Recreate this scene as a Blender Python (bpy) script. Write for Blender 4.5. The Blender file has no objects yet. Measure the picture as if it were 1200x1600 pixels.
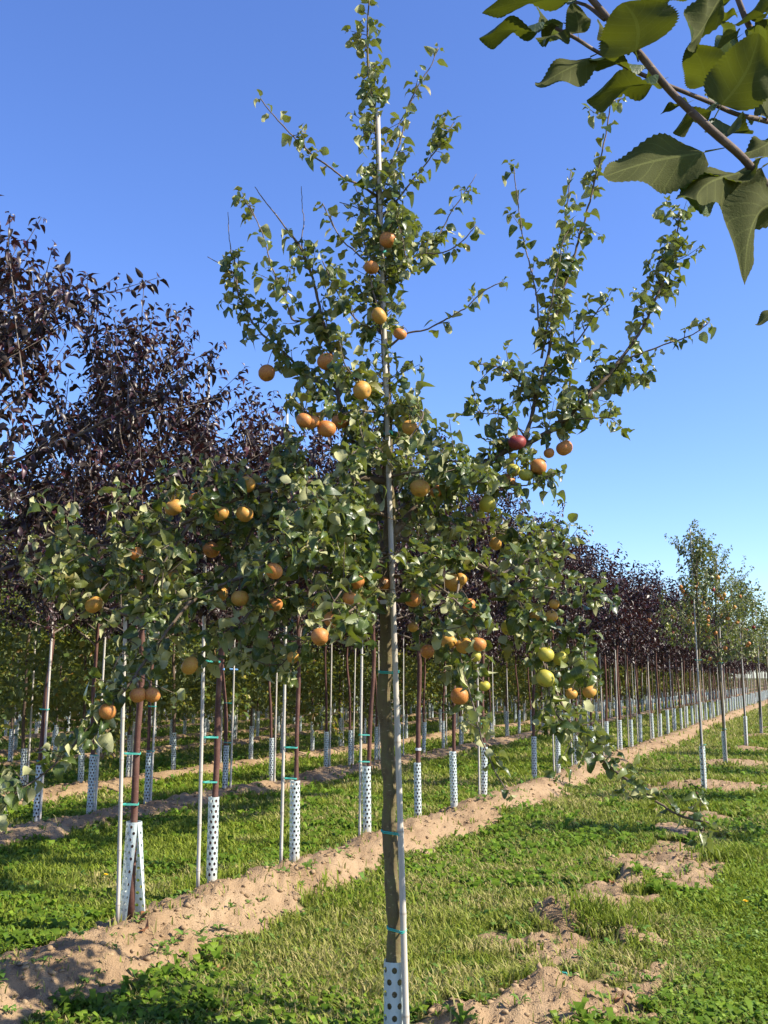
import bpy, math
import numpy as np
from mathutils import Vector, Matrix

# ------------------------------------------------------------------ camera, sky, sun, exposure
SC = bpy.context.scene
COL = SC.collection
F_PX = 1555.0; PITCH = math.atan(258/F_PX); CAM_H = 1.5
cam_d = bpy.data.cameras.new('camera'); cam = bpy.data.objects.new('camera', cam_d); COL.objects.link(cam)
cam_d.sensor_fit = 'VERTICAL'; cam_d.sensor_height = 36.0; cam_d.lens = 36.0*F_PX/1600
cam_d.clip_start = 0.05; cam_d.clip_end = 3000
cam.location = (0, 0, CAM_H); cam.rotation_euler = (math.pi/2+PITCH, 0, 0)
SC.camera = cam

SUN_EL = math.radians(40); SUN_AZ = math.atan2(0.965, -0.26)      # azimuth from +Y towards +X
sun_dir = Vector((math.sin(SUN_AZ)*math.cos(SUN_EL), math.cos(SUN_AZ)*math.cos(SUN_EL), math.sin(SUN_EL)))
W = bpy.data.worlds.new('World'); SC.world = W; W.use_nodes = True
wn = W.node_tree; bg = wn.nodes['Background']
sky = wn.nodes.new('ShaderNodeTexSky'); sky.sky_type = 'NISHITA'; sky.sun_disc = False
sky.sun_elevation = SUN_EL; sky.sun_rotation = SUN_AZ
sky.air_density = 1.0; sky.dust_density = 0.5; sky.ozone_density = 6.0; sky.altitude = 100
hsv = wn.nodes.new('ShaderNodeHueSaturation'); hsv.inputs['Saturation'].default_value = 1.1; hsv.inputs['Value'].default_value = 0.86; hsv.inputs['Hue'].default_value = 0.514
wn.links.new(sky.outputs[0], hsv.inputs['Color']); wn.links.new(hsv.outputs[0], bg.inputs[0]); bg.inputs[1].default_value = 0.15
sl = bpy.data.lights.new('sun', 'SUN'); sl.energy = 5.0; sl.angle = math.radians(0.53); sl.color = (1.0, 0.92, 0.78)
so = bpy.data.objects.new('sun', sl); COL.objects.link(so); so.location = (20, -10, 30)
so.rotation_euler = (-sun_dir).to_track_quat('-Z', 'Y').to_euler()
SC.view_settings.view_transform = 'Standard'; SC.view_settings.look = 'None'
SC.view_settings.exposure = 1.1; SC.view_settings.gamma = 1.0; SC.view_settings.use_curve_mapping = False

# ------------------------------------------------------------------ small helpers
R = np.random.default_rng(7)
CF = np.array([0, math.cos(PITCH), math.sin(PITCH)]); CU = np.array([0, -math.sin(PITCH), math.cos(PITCH)])
EYE = np.array([0, 0, CAM_H])
def ray(px, py): return CF + np.array([1., 0, 0])*(px-600)/F_PX + CU*(800-py)/F_PX
def P(px, py, depth):
    r = ray(px, py); return EYE + r*(depth/r[1])
def G(px, py, z=0.0):
    r = ray(px, py); return EYE + r*((z-CAM_H)/r[2])
def proj(p):
    d = np.asarray(p)-EYE; z = d@CF
    return 600+F_PX*d[..., 0]/z, 800-F_PX*(d@CU)/z, z
UX, UY = 0.4055, 0.9141                                            # direction of the planting rows
def RS(n, s): return np.array([n*UY+s*UX, -n*UX+s*UY])
def unit(v):
    v = np.asarray(v, float); return v/np.maximum(np.linalg.norm(v, axis=-1, keepdims=True), 1e-9)

def vnoise(x, y, seed=0):
    x = np.asarray(x, float); y = np.asarray(y, float)
    xi = np.floor(x).astype(np.int64); yi = np.floor(y).astype(np.int64); fx = x-xi; fy = y-yi
    def h(a, b):
        v = (a*374761393 + b*668265263 + seed*974634777) & 0xffffffff
        v = ((v ^ (v >> 13))*1274126177) & 0xffffffff
        return ((v ^ (v >> 16)) & 0xffff)/65535.0
    u = fx*fx*(3-2*fx); v = fy*fy*(3-2*fy)
    return (h(xi, yi)*(1-u)+h(xi+1, yi)*u)*(1-v)+(h(xi, yi+1)*(1-u)+h(xi+1, yi+1)*u)*v
def fbm(x, y, seed=0, o=4):
    t = 0; a = 0.5; s = 0
    for k in range(o):
        t = t+a*vnoise(x*2**k, y*2**k, seed+k*17); s += a; a *= 0.5
    return t/s

def make_mesh(name, V, T, mats, smooth=False, attrs=None, matidx=None):
    V = np.asarray(V, np.float32); T = np.asarray(T, np.int32); k = T.shape[1]
    me = bpy.data.meshes.new(name)
    me.vertices.add(len(V)); me.vertices.foreach_set('co', V.ravel())
    me.loops.add(T.size); me.loops.foreach_set('vertex_index', T.ravel())
    me.polygons.add(len(T)); me.polygons.foreach_set('loop_start', np.arange(0, T.size, k, dtype=np.int32))
    try: me.polygons.foreach_set('loop_total', np.full(len(T), k, dtype=np.int32))
    except Exception: pass
    for m in mats: me.materials.append(m)
    if matidx is not None: me.polygons.foreach_set('material_index', np.asarray(matidx, np.int32))
    if smooth: me.polygons.foreach_set('use_smooth', np.ones(len(T), dtype=bool))
    for an, av in (attrs or {}).items():
        av = np.asarray(av, np.float32)
        if av.ndim == 1:
            a = me.attributes.new(an, 'FLOAT', 'POINT'); a.data.foreach_set('value', av)
        else:
            a = me.attributes.new(an, 'FLOAT_COLOR', 'POINT')
            a.data.foreach_set('color', np.concatenate([av, np.ones((len(av), 1), np.float32)], 1).ravel())
    me.update(calc_edges=True); me.validate()
    return me
class Buf:
    """collects triangles"""
    def __init__(s): s.V = []; s.T = []; s.A = {}; s.M = []; s.n = 0
    def add(s, V, T, m=0, **at):
        V = np.asarray(V, np.float32); T = np.asarray(T, np.int64)
        s.V.append(V); s.T.append(T+s.n); s.M.append(np.full(len(T), m, np.int32)); s.n += len(V)
        for k, v in at.items():
            s.A.setdefault(k, []).append(np.broadcast_to(np.asarray(v, np.float32), (len(V),)+np.asarray(v).shape[1:]) if np.ndim(v) else np.full(len(V), v, np.float32))
    def mesh(s, name, mats, smooth=False):
        return make_mesh(name, np.concatenate(s.V), np.concatenate(s.T), mats, smooth,
                         {k: np.concatenate(v) for k, v in s.A.items()}, np.concatenate(s.M))
def link(name, me, parent=None, kind=None, label=None, loc=None):
    o = bpy.data.objects.new(name, me); COL.objects.link(o)
    if parent is not None: o.parent = parent
    if kind: o['kind'] = kind
    if label: o['label'] = label
    if loc is not None: o.location = loc
    return o
def thing(name, label, cat, loc=(0, 0, 0), rz=0.0, group=None, me=None, tilt=(0, 0)):
    if len(label.replace('-', ' ').split()) > 15: print('LONG', len(label.split()), label)
    o = bpy.data.objects.new(name, me); COL.objects.link(o)
    o.location = loc; o.rotation_euler = (tilt[0], tilt[1], rz); o['label'] = label; o['category'] = cat
    if group: o['group'] = group
    if me is None: o.empty_display_size = 0.1
    return o

def tube(pts, rad, sides=6, cap=True):
    pts = np.asarray(pts, float); n = len(pts); rad = np.broadcast_to(np.asarray(rad, float), (n,))
    tan = unit(np.gradient(pts, axis=0))
    ref = np.array([0., 0, 1]) if abs(tan[0][2]) < 0.9 else np.array([1., 0, 0])
    e1 = unit(np.cross(tan[0], ref)); V = np.zeros((n, sides, 3))
    a = np.arange(sides)*2*math.pi/sides
    for i in range(n):
        e1 = unit(e1-tan[i]*(e1@tan[i])); e2 = np.cross(tan[i], e1)
        V[i] = pts[i]+rad[i]*(np.cos(a)[:, None]*e1+np.sin(a)[:, None]*e2)
    V = V.reshape(-1, 3); T = []
    i = np.arange(n-1)[:, None]*sides; j = np.arange(sides)[None]; j2 = (j+1) % sides
    q = np.stack([i+j, i+j2, i+sides+j2, i+sides+j], -1).reshape(-1, 4)
    T = np.concatenate([q[:, [0, 1, 2]], q[:, [0, 2, 3]]])
    if cap:
        V = np.concatenate([V, pts[[0, -1]]]); c0 = n*sides; k = np.arange(sides); k2 = (k+1) % sides
        T = np.concatenate([T, np.stack([k2, k, np.full(sides, c0)], 1), np.stack([(n-1)*sides+k, (n-1)*sides+k2, np.full(sides, c0+1)], 1)])
    return V, T
def smooth_path(pts, step):
    pts = np.asarray(pts, float)
    if len(pts) < 3:
        m = max(2, int(np.linalg.norm(pts[1]-pts[0])/step)+1); t = np.linspace(0, 1, m)[:, None]
        return pts[0]*(1-t)+pts[1]*t
    q = np.concatenate([[2*pts[0]-pts[1]], pts, [2*pts[-1]-pts[-2]]]); out = []
    for i in range(1, len(q)-2):
        m = max(2, int(np.linalg.norm(q[i+1]-q[i])/step)+1); t = np.linspace(0, 1, m, endpoint=False)[:, None]
        a, b, c, d = q[i-1], q[i], q[i+1], q[i+2]
        out.append(0.5*((2*b)+(-a+c)*t+(2*a-5*b+4*c-d)*t*t+(-a+3*b-3*c+d)*t**3))
    out.append(pts[-1:]); return np.concatenate(out)

# ------------------------------------------------------------------ materials
def mat(name, rough=0.7, spec=0.3):
    m = bpy.data.materials.new(name); m.use_nodes = True; nt = m.node_tree; b = nt.nodes['Principled BSDF']
    b.inputs['Roughness'].default_value = rough; b.inputs['Specular IOR Level'].default_value = spec
    return m, nt, b
def N(nt, t, **kw):
    n = nt.nodes.new('ShaderNode'+t)
    for k, v in kw.items(): setattr(n, k, v)
    return n
def L(nt, a, b): nt.links.new(a, b)
def mixc(nt, fac, a, b):
    n = N(nt, 'Mix', data_type='RGBA')
    for s, v in ((0, fac), (6, a), (7, b)):
        if hasattr(v, 'is_output'): L(nt, v, n.inputs[s])
        else: n.inputs[s].default_value = v if s == 0 else (*v, 1)
    return n.outputs[2]
def ramp(nt, src, stops):
    n = N(nt, 'ValToRGB'); e = n.color_ramp.elements
    while len(e) < len(stops): e.new(0.5)
    for el, (p, c) in zip(e, stops): el.position = p; el.color = (*c, 1) if len(c) == 3 else c
    if src is not None: L(nt, src, n.inputs[0])
    return n.outputs[0]
def noise(nt, scale, detail=4, rough=0.6, coord='Object', vec=None, dist=0.0):
    n = N(nt, 'TexNoise'); n.inputs['Scale'].default_value = scale; n.inputs['Detail'].default_value = detail
    n.inputs['Roughness'].default_value = rough; n.inputs['Distortion'].default_value = dist
    if vec is None:
        t = N(nt, 'TexCoord'); vec = t.outputs[coord]
    L(nt, vec, n.inputs['Vector']); return n.outputs[0]
def mathn(nt, op, a, b=None):
    n = N(nt, 'Math', operation=op)
    for i, v in enumerate((a, b)):
        if v is None: continue
        if hasattr(v, 'is_output'): L(nt, v, n.inputs[i])
        else: n.inputs[i].default_value = v
    return n.outputs[0]
def bump(nt, bsdf, h, strength=0.4, dist=0.01):
    n = N(nt, 'Bump'); n.inputs['Strength'].default_value = strength; n.inputs['Distance'].default_value = dist
    L(nt, h, n.inputs['Height']); L(nt, n.outputs[0], bsdf.inputs['Normal'])
def attr(nt, name): return N(nt, 'Attribute', attribute_name=name)

def leaf_mat(name, stops, back, rough=0.42, trans=0.25, tcol=(0.25, 0.4, 0.05), spec=0.5, vein=(0.2, 0.26, 0.08), vfac=0.5):
    m, nt, b = mat(name, rough, spec)
    oi = N(nt, 'ObjectInfo'); t = mathn(nt, 'FRACT', mathn(nt, 'ADD', attr(nt, 'tint').outputs['Fac'], oi.outputs['Random']))
    front = ramp(nt, t, stops)
    lu = attr(nt, 'lu').outputs['Fac']; lv = mathn(nt, 'ABSOLUTE', attr(nt, 'lv').outputs['Fac'])
    mid = mathn(nt, 'LESS_THAN', lv, 0.045)
    w = mathn(nt, 'SINE', mathn(nt, 'SUBTRACT', mathn(nt, 'MULTIPLY', lu, 44.0), mathn(nt, 'MULTIPLY', lv, 13.0)))
    side = mathn(nt, 'MULTIPLY', mathn(nt, 'GREATER_THAN', w, 0.93), 0.5)
    vn_ = mathn(nt, 'MULTIPLY', mathn(nt, 'MAXIMUM', mid, side), vfac)
    nz = noise(nt, 60, 3)
    front = mixc(nt, mathn(nt, 'MULTIPLY', nz, 0.35), front, tuple(0.6*c for c in stops[0][1]))
    front = mixc(nt, vn_, front, vein)
    geo = N(nt, 'NewGeometry'); bk = mixc(nt, mathn(nt, 'MULTIPLY', nz, 0.3), back, tuple(c*.6 for c in back)); bk = mixc(nt, vn_, bk, tuple(min(1, c*(1.9 if vfac > .7 else .95)) for c in back))
    col = mixc(nt, geo.outputs['Backfacing'], front, bk); L(nt, col, b.inputs['Base Color'])
    L(nt, mathn(nt, 'ADD', mathn(nt, 'MULTIPLY', geo.outputs['Backfacing'], 0.35), rough), b.inputs['Roughness'])
    L(nt, mathn(nt, 'SUBTRACT', spec, mathn(nt, 'MULTIPLY', geo.outputs['Backfacing'], spec*.75)), b.inputs['Specular IOR Level'])
    if vfac > 0.2: bump(nt, b, mathn(nt, 'SUBTRACT', nz, vn_), 0.35, 0.002)
    tr = N(nt, 'BsdfTranslucent'); tr.inputs[0].default_value = (*tcol, 1)
    mx = N(nt, 'MixShader'); mx.inputs[0].default_value = trans
    L(nt, b.outputs[0], mx.inputs[1]); L(nt, tr.outputs[0], mx.inputs[2])
    L(nt, mx.outputs[0], nt.nodes['Material Output'].inputs[0])
    return m
M_LEAF = leaf_mat('apple_leaf', [(0, (0.020, 0.038, 0.009)), (0.4, (0.040, 0.070, 0.014)), (0.75, (0.09, 0.125, 0.026)), (0.93, (0.19, 0.205, 0.06)), (1, (0.28, 0.22, 0.06))],
                  (0.38, 0.38, 0.20), 0.36, 0.18, (0.24, 0.30, 0.02), 0.42)
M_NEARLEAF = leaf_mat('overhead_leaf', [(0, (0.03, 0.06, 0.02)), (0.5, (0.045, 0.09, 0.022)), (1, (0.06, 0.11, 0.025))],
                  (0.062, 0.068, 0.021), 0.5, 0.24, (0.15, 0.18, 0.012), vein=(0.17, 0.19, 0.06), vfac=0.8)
M_PURPLE = leaf_mat('purple_leaf', [(0, (0.016, 0.012, 0.012)), (0.45, (0.031, 0.016, 0.015)), (0.8, (0.045, 0.017, 0.018)), (0.94, (0.075, 0.018, 0.025)), (1, (0.045, 0.045, 0.022))],
                  (0.048, 0.038, 0.035), 0.42, 0.09, (0.12, 0.03, 0.028), 0.45, (0.08, 0.04, 0.045), 0.15)
M_GREENBACK = leaf_mat('back_leaf', [(0, (0.045, 0.085, 0.014)), (0.5, (0.085, 0.13, 0.02)), (0.8, (0.15, 0.18, 0.025)), (0.95, (0.30, 0.23, 0.025)), (1, (0.30, 0.12, 0.02))],
                  (0.15, 0.18, 0.08), 0.5, 0.3, (0.30, 0.30, 0.03), vfac=0.1)
def bark(name, stops, scale=14, strength=0.5, band=None):
    m, nt, b = mat(name, 0.75, 0.25)
    tc = N(nt, 'TexCoord'); mp = N(nt, 'Mapping'); L(nt, tc.outputs['Object'], mp.inputs[0]); mp.inputs['Scale'].default_value = (1, 1, 0.7)
    n1 = noise(nt, scale, 5, 0.65, vec=mp.outputs[0]); col = ramp(nt, n1, stops)
    mp2 = N(nt, 'Mapping'); L(nt, tc.outputs['Object'], mp2.inputs[0]); mp2.inputs['Scale'].default_value = (40, 40, 130)
    n2 = noise(nt, 1.0, 2, 0.5, vec=mp2.outputs[0]); lent = mathn(nt, 'GREATER_THAN', n2, 0.68)
    col = mixc(nt, mathn(nt, 'MULTIPLY', lent, 0.5), col, band or tuple(min(1, c*1.7) for c in stops[-1][1]))
    L(nt, col, b.inputs['Base Color']); bump(nt, b, mathn(nt, 'ADD', n1, mathn(nt, 'MULTIPLY', n2, 0.4)), strength, 0.006)
    return m
M_BARK = bark('olive_bark', [(0.25, (0.065, 0.046, 0.026)), (0.45, (0.12, 0.09, 0.045)), (0.6, (0.12, 0.105, 0.042)), (0.8, (0.21, 0.165, 0.095))], 26, 0.7)
M_REDBARK = bark('red_bark', [(0.25, (0.052, 0.031, 0.025)), (0.5, (0.10, 0.045, 0.034)), (0.75, (0.16, 0.095, 0.07))], 9)
M_BROWNBARK = bark('brown_bark', [(0.25, (0.055, 0.038, 0.027)), (0.5, (0.095, 0.065, 0.045)), (0.75, (0.15, 0.11, 0.08))], 9)
M_TWIG = bark('twig_bark', [(0.3, (0.09, 0.065, 0.05)), (0.6, (0.16, 0.125, 0.095)), (0.8, (0.24, 0.20, 0.16))], 20, 0.3)
M_LIMB = bark('limb_bark', [(0.3, (0.075, 0.052, 0.034)), (0.55, (0.12, 0.085, 0.055)), (0.75, (0.19, 0.15, 0.095))], 22, 0.6)
M_NEARTWIG = bark('overhead_twig', [(0.3, (0.075, 0.05, 0.04)), (0.6, (0.12, 0.085, 0.065)), (0.8, (0.19, 0.15, 0.12))], 60, 0.3)
def cane_mat():
    m, nt, b = mat('bamboo_cane', 0.55, 0.35)
    tc = N(nt, 'TexCoord'); mp = N(nt, 'Mapping'); L(nt, tc.outputs['Object'], mp.inputs[0]); mp.inputs['Scale'].default_value = (60, 60, 1.6)
    n = noise(nt, 1.0, 4, 0.6, vec=mp.outputs[0]); oi = N(nt, 'ObjectInfo')
    c1 = ramp(nt, n, [(0.3, (0.36, 0.34, 0.30)), (0.6, (0.50, 0.48, 0.44)), (0.8, (0.58, 0.56, 0.52))])
    c2 = ramp(nt, n, [(0.3, (0.34, 0.30, 0.24)), (0.6, (0.49, 0.44, 0.37)), (0.8, (0.56, 0.52, 0.45))])
    c = mixc(nt, oi.outputs['Random'], c1, c2)
    c = mixc(nt, mathn(nt, 'MULTIPLY', attr(nt, 'node').outputs['Fac'], 0.55), c, (0.17, 0.13, 0.09))
    L(nt, c, b.inputs['Base Color']); bump(nt, b, n, 0.15, 0.002); return m
M_CANE = cane_mat()
def guard_mat():
    m, nt, b = mat('guard_plastic', 0.45, 0.4)
    tc = N(nt, 'TexCoord'); sp = N(nt, 'SeparateXYZ'); L(nt, tc.outputs['Object'], sp.inputs[0])
    n = noise(nt, 9, 4, 0.6)
    z = mathn(nt, 'SUBTRACT', 0.16, sp.outputs[2]); dirt = mathn(nt, 'MULTIPLY', mathn(nt, 'MAXIMUM', z, 0.0), mathn(nt, 'MULTIPLY', n, 9.0))
    dirt = mathn(nt, 'MINIMUM', dirt, 0.8)
    oi = N(nt, 'ObjectInfo')
    c = mixc(nt, oi.outputs['Random'], (0.52, 0.61, 0.60), (0.60, 0.66, 0.65))
    c = mixc(nt, dirt, c, (0.46, 0.36, 0.25)); c = mixc(nt, mathn(nt, 'MULTIPLY', n, 0.18), c, (0.5, 0.5, 0.46))
    L(nt, c, b.inputs['Base Color'])
    tr = N(nt, 'BsdfTranslucent'); tr.inputs[0].default_value = (0.6, 0.75, 0.7, 1)
    mx = N(nt, 'MixShader'); mx.inputs[0].default_value = 0.22
    L(nt, b.outputs[0], mx.inputs[1]); L(nt, tr.outputs[0], mx.inputs[2]); L(nt, mx.outputs[0], nt.nodes['Material Output'].inputs[0])
    return m
M_GUARD = guard_mat()
def plain(name, col, rough=0.5, spec=0.4, var=0.2, scale=30):
    m, nt, b = mat(name, rough, spec); n = noise(nt, scale, 3)
    L(nt, mixc(nt, mathn(nt, 'MULTIPLY', n, var*2), col, tuple(c*0.55 for c in col)), b.inputs['Base Color']); return m
M_TIE = plain('teal_tie', (0.05, 0.40, 0.33)); M_WHITE = plain('white_tag', (0.78, 0.78, 0.76)); M_BLUE = plain('blue_tag', (0.2, 0.42, 0.75))
M_YELLOW = plain('dandelion_yellow', (0.85, 0.58, 0.02), 0.7); M_DRY = plain('dry_leaf', (0.30, 0.13, 0.055), 0.7, 0.2, 0.4)
def apple_mat(name, a, bcol, c, dark):
    m, nt, b = mat(name, 0.5, 0.3); oi = N(nt, 'ObjectInfo')
    tc = N(nt, 'TexCoord'); ad = N(nt, 'VectorMath', operation='ADD'); L(nt, tc.outputs['Object'], ad.inputs[0])
    cb = N(nt, 'CombineXYZ')
    for i in range(3): L(nt, mathn(nt, 'MULTIPLY', oi.outputs['Random'], 7.0+i*3), cb.inputs[i])
    L(nt, cb.outputs[0], ad.inputs[1])
    n = noise(nt, 16, 2, 0.5, vec=ad.outputs[0]); col = ramp(nt, n, [(0.3, a), (0.5, bcol), (0.72, c)])
    f = noise(nt, 260, 3, 0.6); col = mixc(nt, mathn(nt, 'MULTIPLY', f, 0.45), col, dark)
    sp = N(nt, 'SeparateXYZ'); L(nt, tc.outputs['Object'], sp.inputs[0])
    end = attr(nt, 'pole').outputs['Fac']; col = mixc(nt, end, col, (0.16, 0.11, 0.05))
    sk = N(nt, 'TexVoronoi'); sk.inputs['Scale'].default_value = 190; L(nt, tc.outputs['Object'], sk.inputs['Vector'])
    col = mixc(nt, mathn(nt, 'MULTIPLY', mathn(nt, 'LESS_THAN', sk.outputs['Distance'], 0.16), 0.35), col, (0.7, 0.55, 0.3))
    L(nt, col, b.inputs['Base Color']); return m
M_APPLE = apple_mat('russet_apple', (0.52, 0.27, 0.05), (0.50, 0.185, 0.045), (0.37, 0.085, 0.035), (0.28, 0.14, 0.045))
M_GOLD = apple_mat('golden_apple', (0.52, 0.34, 0.055), (0.52, 0.26, 0.05), (0.46, 0.15, 0.04), (0.30, 0.19, 0.045))
M_GREENAPPLE = apple_mat('green_apple', (0.33, 0.34, 0.045), (0.42, 0.38, 0.05), (0.48, 0.32, 0.05), (0.28, 0.25, 0.045))
M_REDAPPLE = apple_mat('red_apple', (0.24, 0.035, 0.03), (0.20, 0.022, 0.028), (0.32, 0.09, 0.04), (0.16, 0.03, 0.03))

# ------------------------------------------------------------------ ground
ROWS = {0: -1.7, 1: -3.8, 2: -7.2, 3: -9.3, 4: -12.7, 5: -14.8, 6: -18.2, 7: -20.3, 8: -23.7, 9: -25.8, 10: -29.2, 11: -31.3}
MOUND = {k: v+0.18 for k, v in ROWS.items() if k > 0}
PATCH = []                                                          # dug-over places along the thinned row: x, y, radius, height
for px, py, r, h in ((890, 1590, .50, .06), (745, 1615, .42, .04), (885, 1447, .42, .10), (960, 1400, .42, .05), (1000, 1362, .46, .04), (1070, 1352, .40, .03), (860, 1515, .26, .04), (940, 1545, .26, .04), (800, 1560, .24, .03), (1040, 1300, .32, .03), (690, 1598, .3, .02),
                     (985, 1478, .13, .08), (925, 1520, .14, .03), (1107, 1232, .95, .10), (1140, 1196, .85, .10), (1030, 1320, .28, .04), (845, 1490, .20, .04), (640, 1640, .34, .03)):
    g = G(px, py); PATCH.append((g[0], g[1], r, h))
for s in (22.5, 27.4, 31.5, 35.5, 39.5):
    g = RS(-1.7, s); PATCH.append((g[0], g[1], .6, .09))
for px, py, r, h in ((985, 1383, .12, .13), (895, 1425, .15, .07), (990, 1488, .11, .06), (870, 1445, .16, .05), (1035, 1345, .15, .05), (860, 1570, .12, .05), (940, 1420, .1, .05)):
    g = G(px, py); PATCH.append((g[0], g[1], r, h))
def soil_mask(x, y):
    n = x*UY-y*UX; s = x*UX+y*UY
    w = (fbm(x*1.7, y*1.7, 3, 3)-0.5)*0.6+(fbm(x*7, y*7, 9, 2)-0.5)*0.34+(fbm(x*22, y*22, 13, 2)-0.5)*0.16
    m = np.zeros_like(x)
    for k, c in MOUND.items():
        hw = np.interp(s, [4, 6.5], [.56, .46]) if k == 1 else 0.40
        m = np.maximum(m, np.clip((hw-np.abs(n-c)+w*0.6)/0.14, 0, 1))
    for (cx, cy, r, h) in PATCH:
        d = np.hypot(x-cx, y-cy)
        m = np.maximum(m, np.clip((r*0.92-d+w*1.1)/0.14, 0, 1))
    pl = np.array([G(a, b)[:2] for a, b in ((740, 1640), (830, 1580), (900, 1540), (885, 1470), (925, 1425), (985, 1385), (1040, 1345), (1075, 1300))])
    for a, b in zip(pl[:-1], pl[1:]):
        ab = b-a; t = np.clip(((x-a[0])*ab[0]+(y-a[1])*ab[1])/(ab@ab), 0, 1); dd = np.hypot(x-a[0]-t*ab[0], y-a[1]-t*ab[1])
        m = np.maximum(m, np.clip((0.17-dd+w*0.95)/0.12, 0, 1))
    hole = np.clip((fbm(x*2.3, y*2.3, 31, 3)-0.54)/0.06, 0, 1)*(np.abs(n+1.4) < 0.55)*(s > 2)*(s < 12)
    return np.maximum(m, hole*0.8)
def height(x, y, soil=None):
    x = np.asarray(x, float); y = np.asarray(y, float)
    if soil is None: soil = soil_mask(x, y)
    n = x*UY-y*UX; s = x*UX+y*UY
    h = 0.07*(fbm(x*0.35, y*0.35, 5, 3)-0.5)+0.03*(fbm(x*1.3, y*1.3, 6, 3)-0.5)
    for k, c in MOUND.items():
        t = np.clip(1-np.abs(n-c)/0.55, 0, 1); t = t*t*(3-2*t)
        h = h+t*(0.15 if k == 1 else 0.11)*(0.65+0.7*fbm(s*0.9, n*0.9, 8+k, 2))
    for (cx, cy, r, hh) in PATCH:
        d2 = ((x-cx)**2+(y-cy)**2)/(r*0.8)**2
        h = h+hh*np.exp(-d2)
    near = np.clip((30-y)/20, 0, 1)
    cl = fbm(x*5.5, y*5.5, 40, 3)-0.5; cl2 = np.abs(fbm(x*14, y*14, 41, 2)-0.5)
    return h+soil*near*(0.11*cl+0.075*(0.25-cl2)+0.03*(fbm(x*26, y*26, 44, 2)-0.5))

ys = [-9.0]
while ys[-1] < 2.4: ys.append(ys[-1]+0.5)
y = 2.5
while y < 42: ys.append(y); y *= 1.0075
while y < 1500: ys.append(y); y *= 1.07
ys = np.array(ys)
inner = np.linspace(-1, 1, 430); outer = np.array([1.05, 1.15, 1.35, 1.7, 2.3, 3.3, 5, 8, 14])
sx = np.concatenate([-outer[::-1], inner, outer])
X = sx[None]*(0.43*np.maximum(ys, 0)[:, None]+1.0); Y = np.repeat(ys[:, None], len(sx), 1)
SM = soil_mask(X.ravel(), Y.ravel()); Z = height(X.ravel(), Y.ravel(), SM)
nr, nc = X.shape; i = np.arange(nr-1)[:, None]*nc; j = np.arange(nc-1)[None]
Q = np.stack([i+j, i+j+1, i+nc+j+1, i+nc+j], -1).reshape(-1, 4)
def ground_mat():
    m, nt, b = mat('ground', 0.92, 0.15)
    geo = N(nt, 'NewGeometry'); pos = geo.outputs['Position']
    n1 = noise(nt, 1.6, 4, 0.6, vec=pos); n2 = noise(nt, 22, 5, 0.7, vec=pos); n3 = noise(nt, 120, 3, 0.6, vec=pos)
    soil = ramp(nt, n1, [(0.3, (0.25, 0.165, 0.09)), (0.5, (0.34, 0.235, 0.135)), (0.7, (0.42, 0.305, 0.185))])
    soil = mixc(nt, mathn(nt, 'MULTIPLY', n2, 0.62), soil, (0.24, 0.15, 0.08))
    under = ramp(nt, n2, [(0.3, (0.055, 0.062, 0.018)), (0.55, (0.10, 0.11, 0.03)), (0.75, (0.17, 0.14, 0.06))])
    a = attr(nt, 'soil').outputs['Fac']
    f = mathn(nt, 'ADD', a, mathn(nt, 'MULTIPLY', mathn(nt, 'SUBTRACT', n2, 0.5), 0.7))
    f = ramp(nt, f, [(0.35, (0, 0, 0)), (0.62, (1, 1, 1))])
    L(nt, mixc(nt, f, under, soil), b.inputs['Base Color'])
    bump(nt, b, mathn(nt, 'ADD', n2, mathn(nt, 'MULTIPLY', n3, 0.6)), 0.7, 0.03); return m
M_GROUND = ground_mat()
ground = link('ground', make_mesh('ground', np.stack([X.ravel(), Y.ravel(), Z], 1), Q, [M_GROUND], True, {'soil': SM}), kind='structure')
def gz(x, y): return float(height(np.array([x]), np.array([y]))[0])

# ------------------------------------------------------------------ grass and low plants
def veg_mat(name, trans, tc, rough=0.5):
    m, nt, b = mat(name, rough, 0.12); c = attr(nt, 'colr').outputs['Color']; L(nt, c, b.inputs['Base Color'])
    tr = N(nt, 'BsdfTranslucent'); L(nt, mixc(nt, 0.5, c, tc), tr.inputs[0]); mx = N(nt, 'MixShader'); mx.inputs[0].default_value = trans
    L(nt, b.outputs[0], mx.inputs[1]); L(nt, tr.outputs[0], mx.inputs[2]); L(nt, mx.outputs[0], nt.nodes['Material Output'].inputs[0]); return m
M_GRASS = veg_mat('grass', 0.35, (0.3, 0.4, 0.05)); M_WEED = veg_mat('weed', 0.3, (0.2, 0.42, 0.04), 0.45)
def scatter(n, d0, d1, pw=1.0, keep_soil=0.0):
    u = R.random(n)
    d = d0*(d1/d0)**u if pw == 1.0 else d0+(d1-d0)*u
    x = (R.random(n)*2-1)*(0.41*d+0.25); sm = soil_mask(x, d)
    k = (sm < 0.35) | (R.random(n) < keep_soil)
    return x[k], d[k], sm[k]
x, d, sm = scatter(560000, 3.0, 60, 1.0, 0.025)
dry = np.clip((fbm(x*0.8, d*0.8, 50, 3)-0.42)/0.25, 0, 1)*np.clip((fbm(x*4, d*4, 51, 2)-0.25)/0.5, 0, 1)
nn = x*UY-d*UX
dry = np.clip(dry*1.5+0.12+0.55*np.exp(-((nn+2.65)/0.55)**2)-0.45*np.clip((nn+1.0)/0.6, 0, 1), 0, 1)
lush = np.clip((fbm(x*0.6, d*0.6, 60, 3)-0.45)/0.2, 0, 1)
tuft = []
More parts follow.
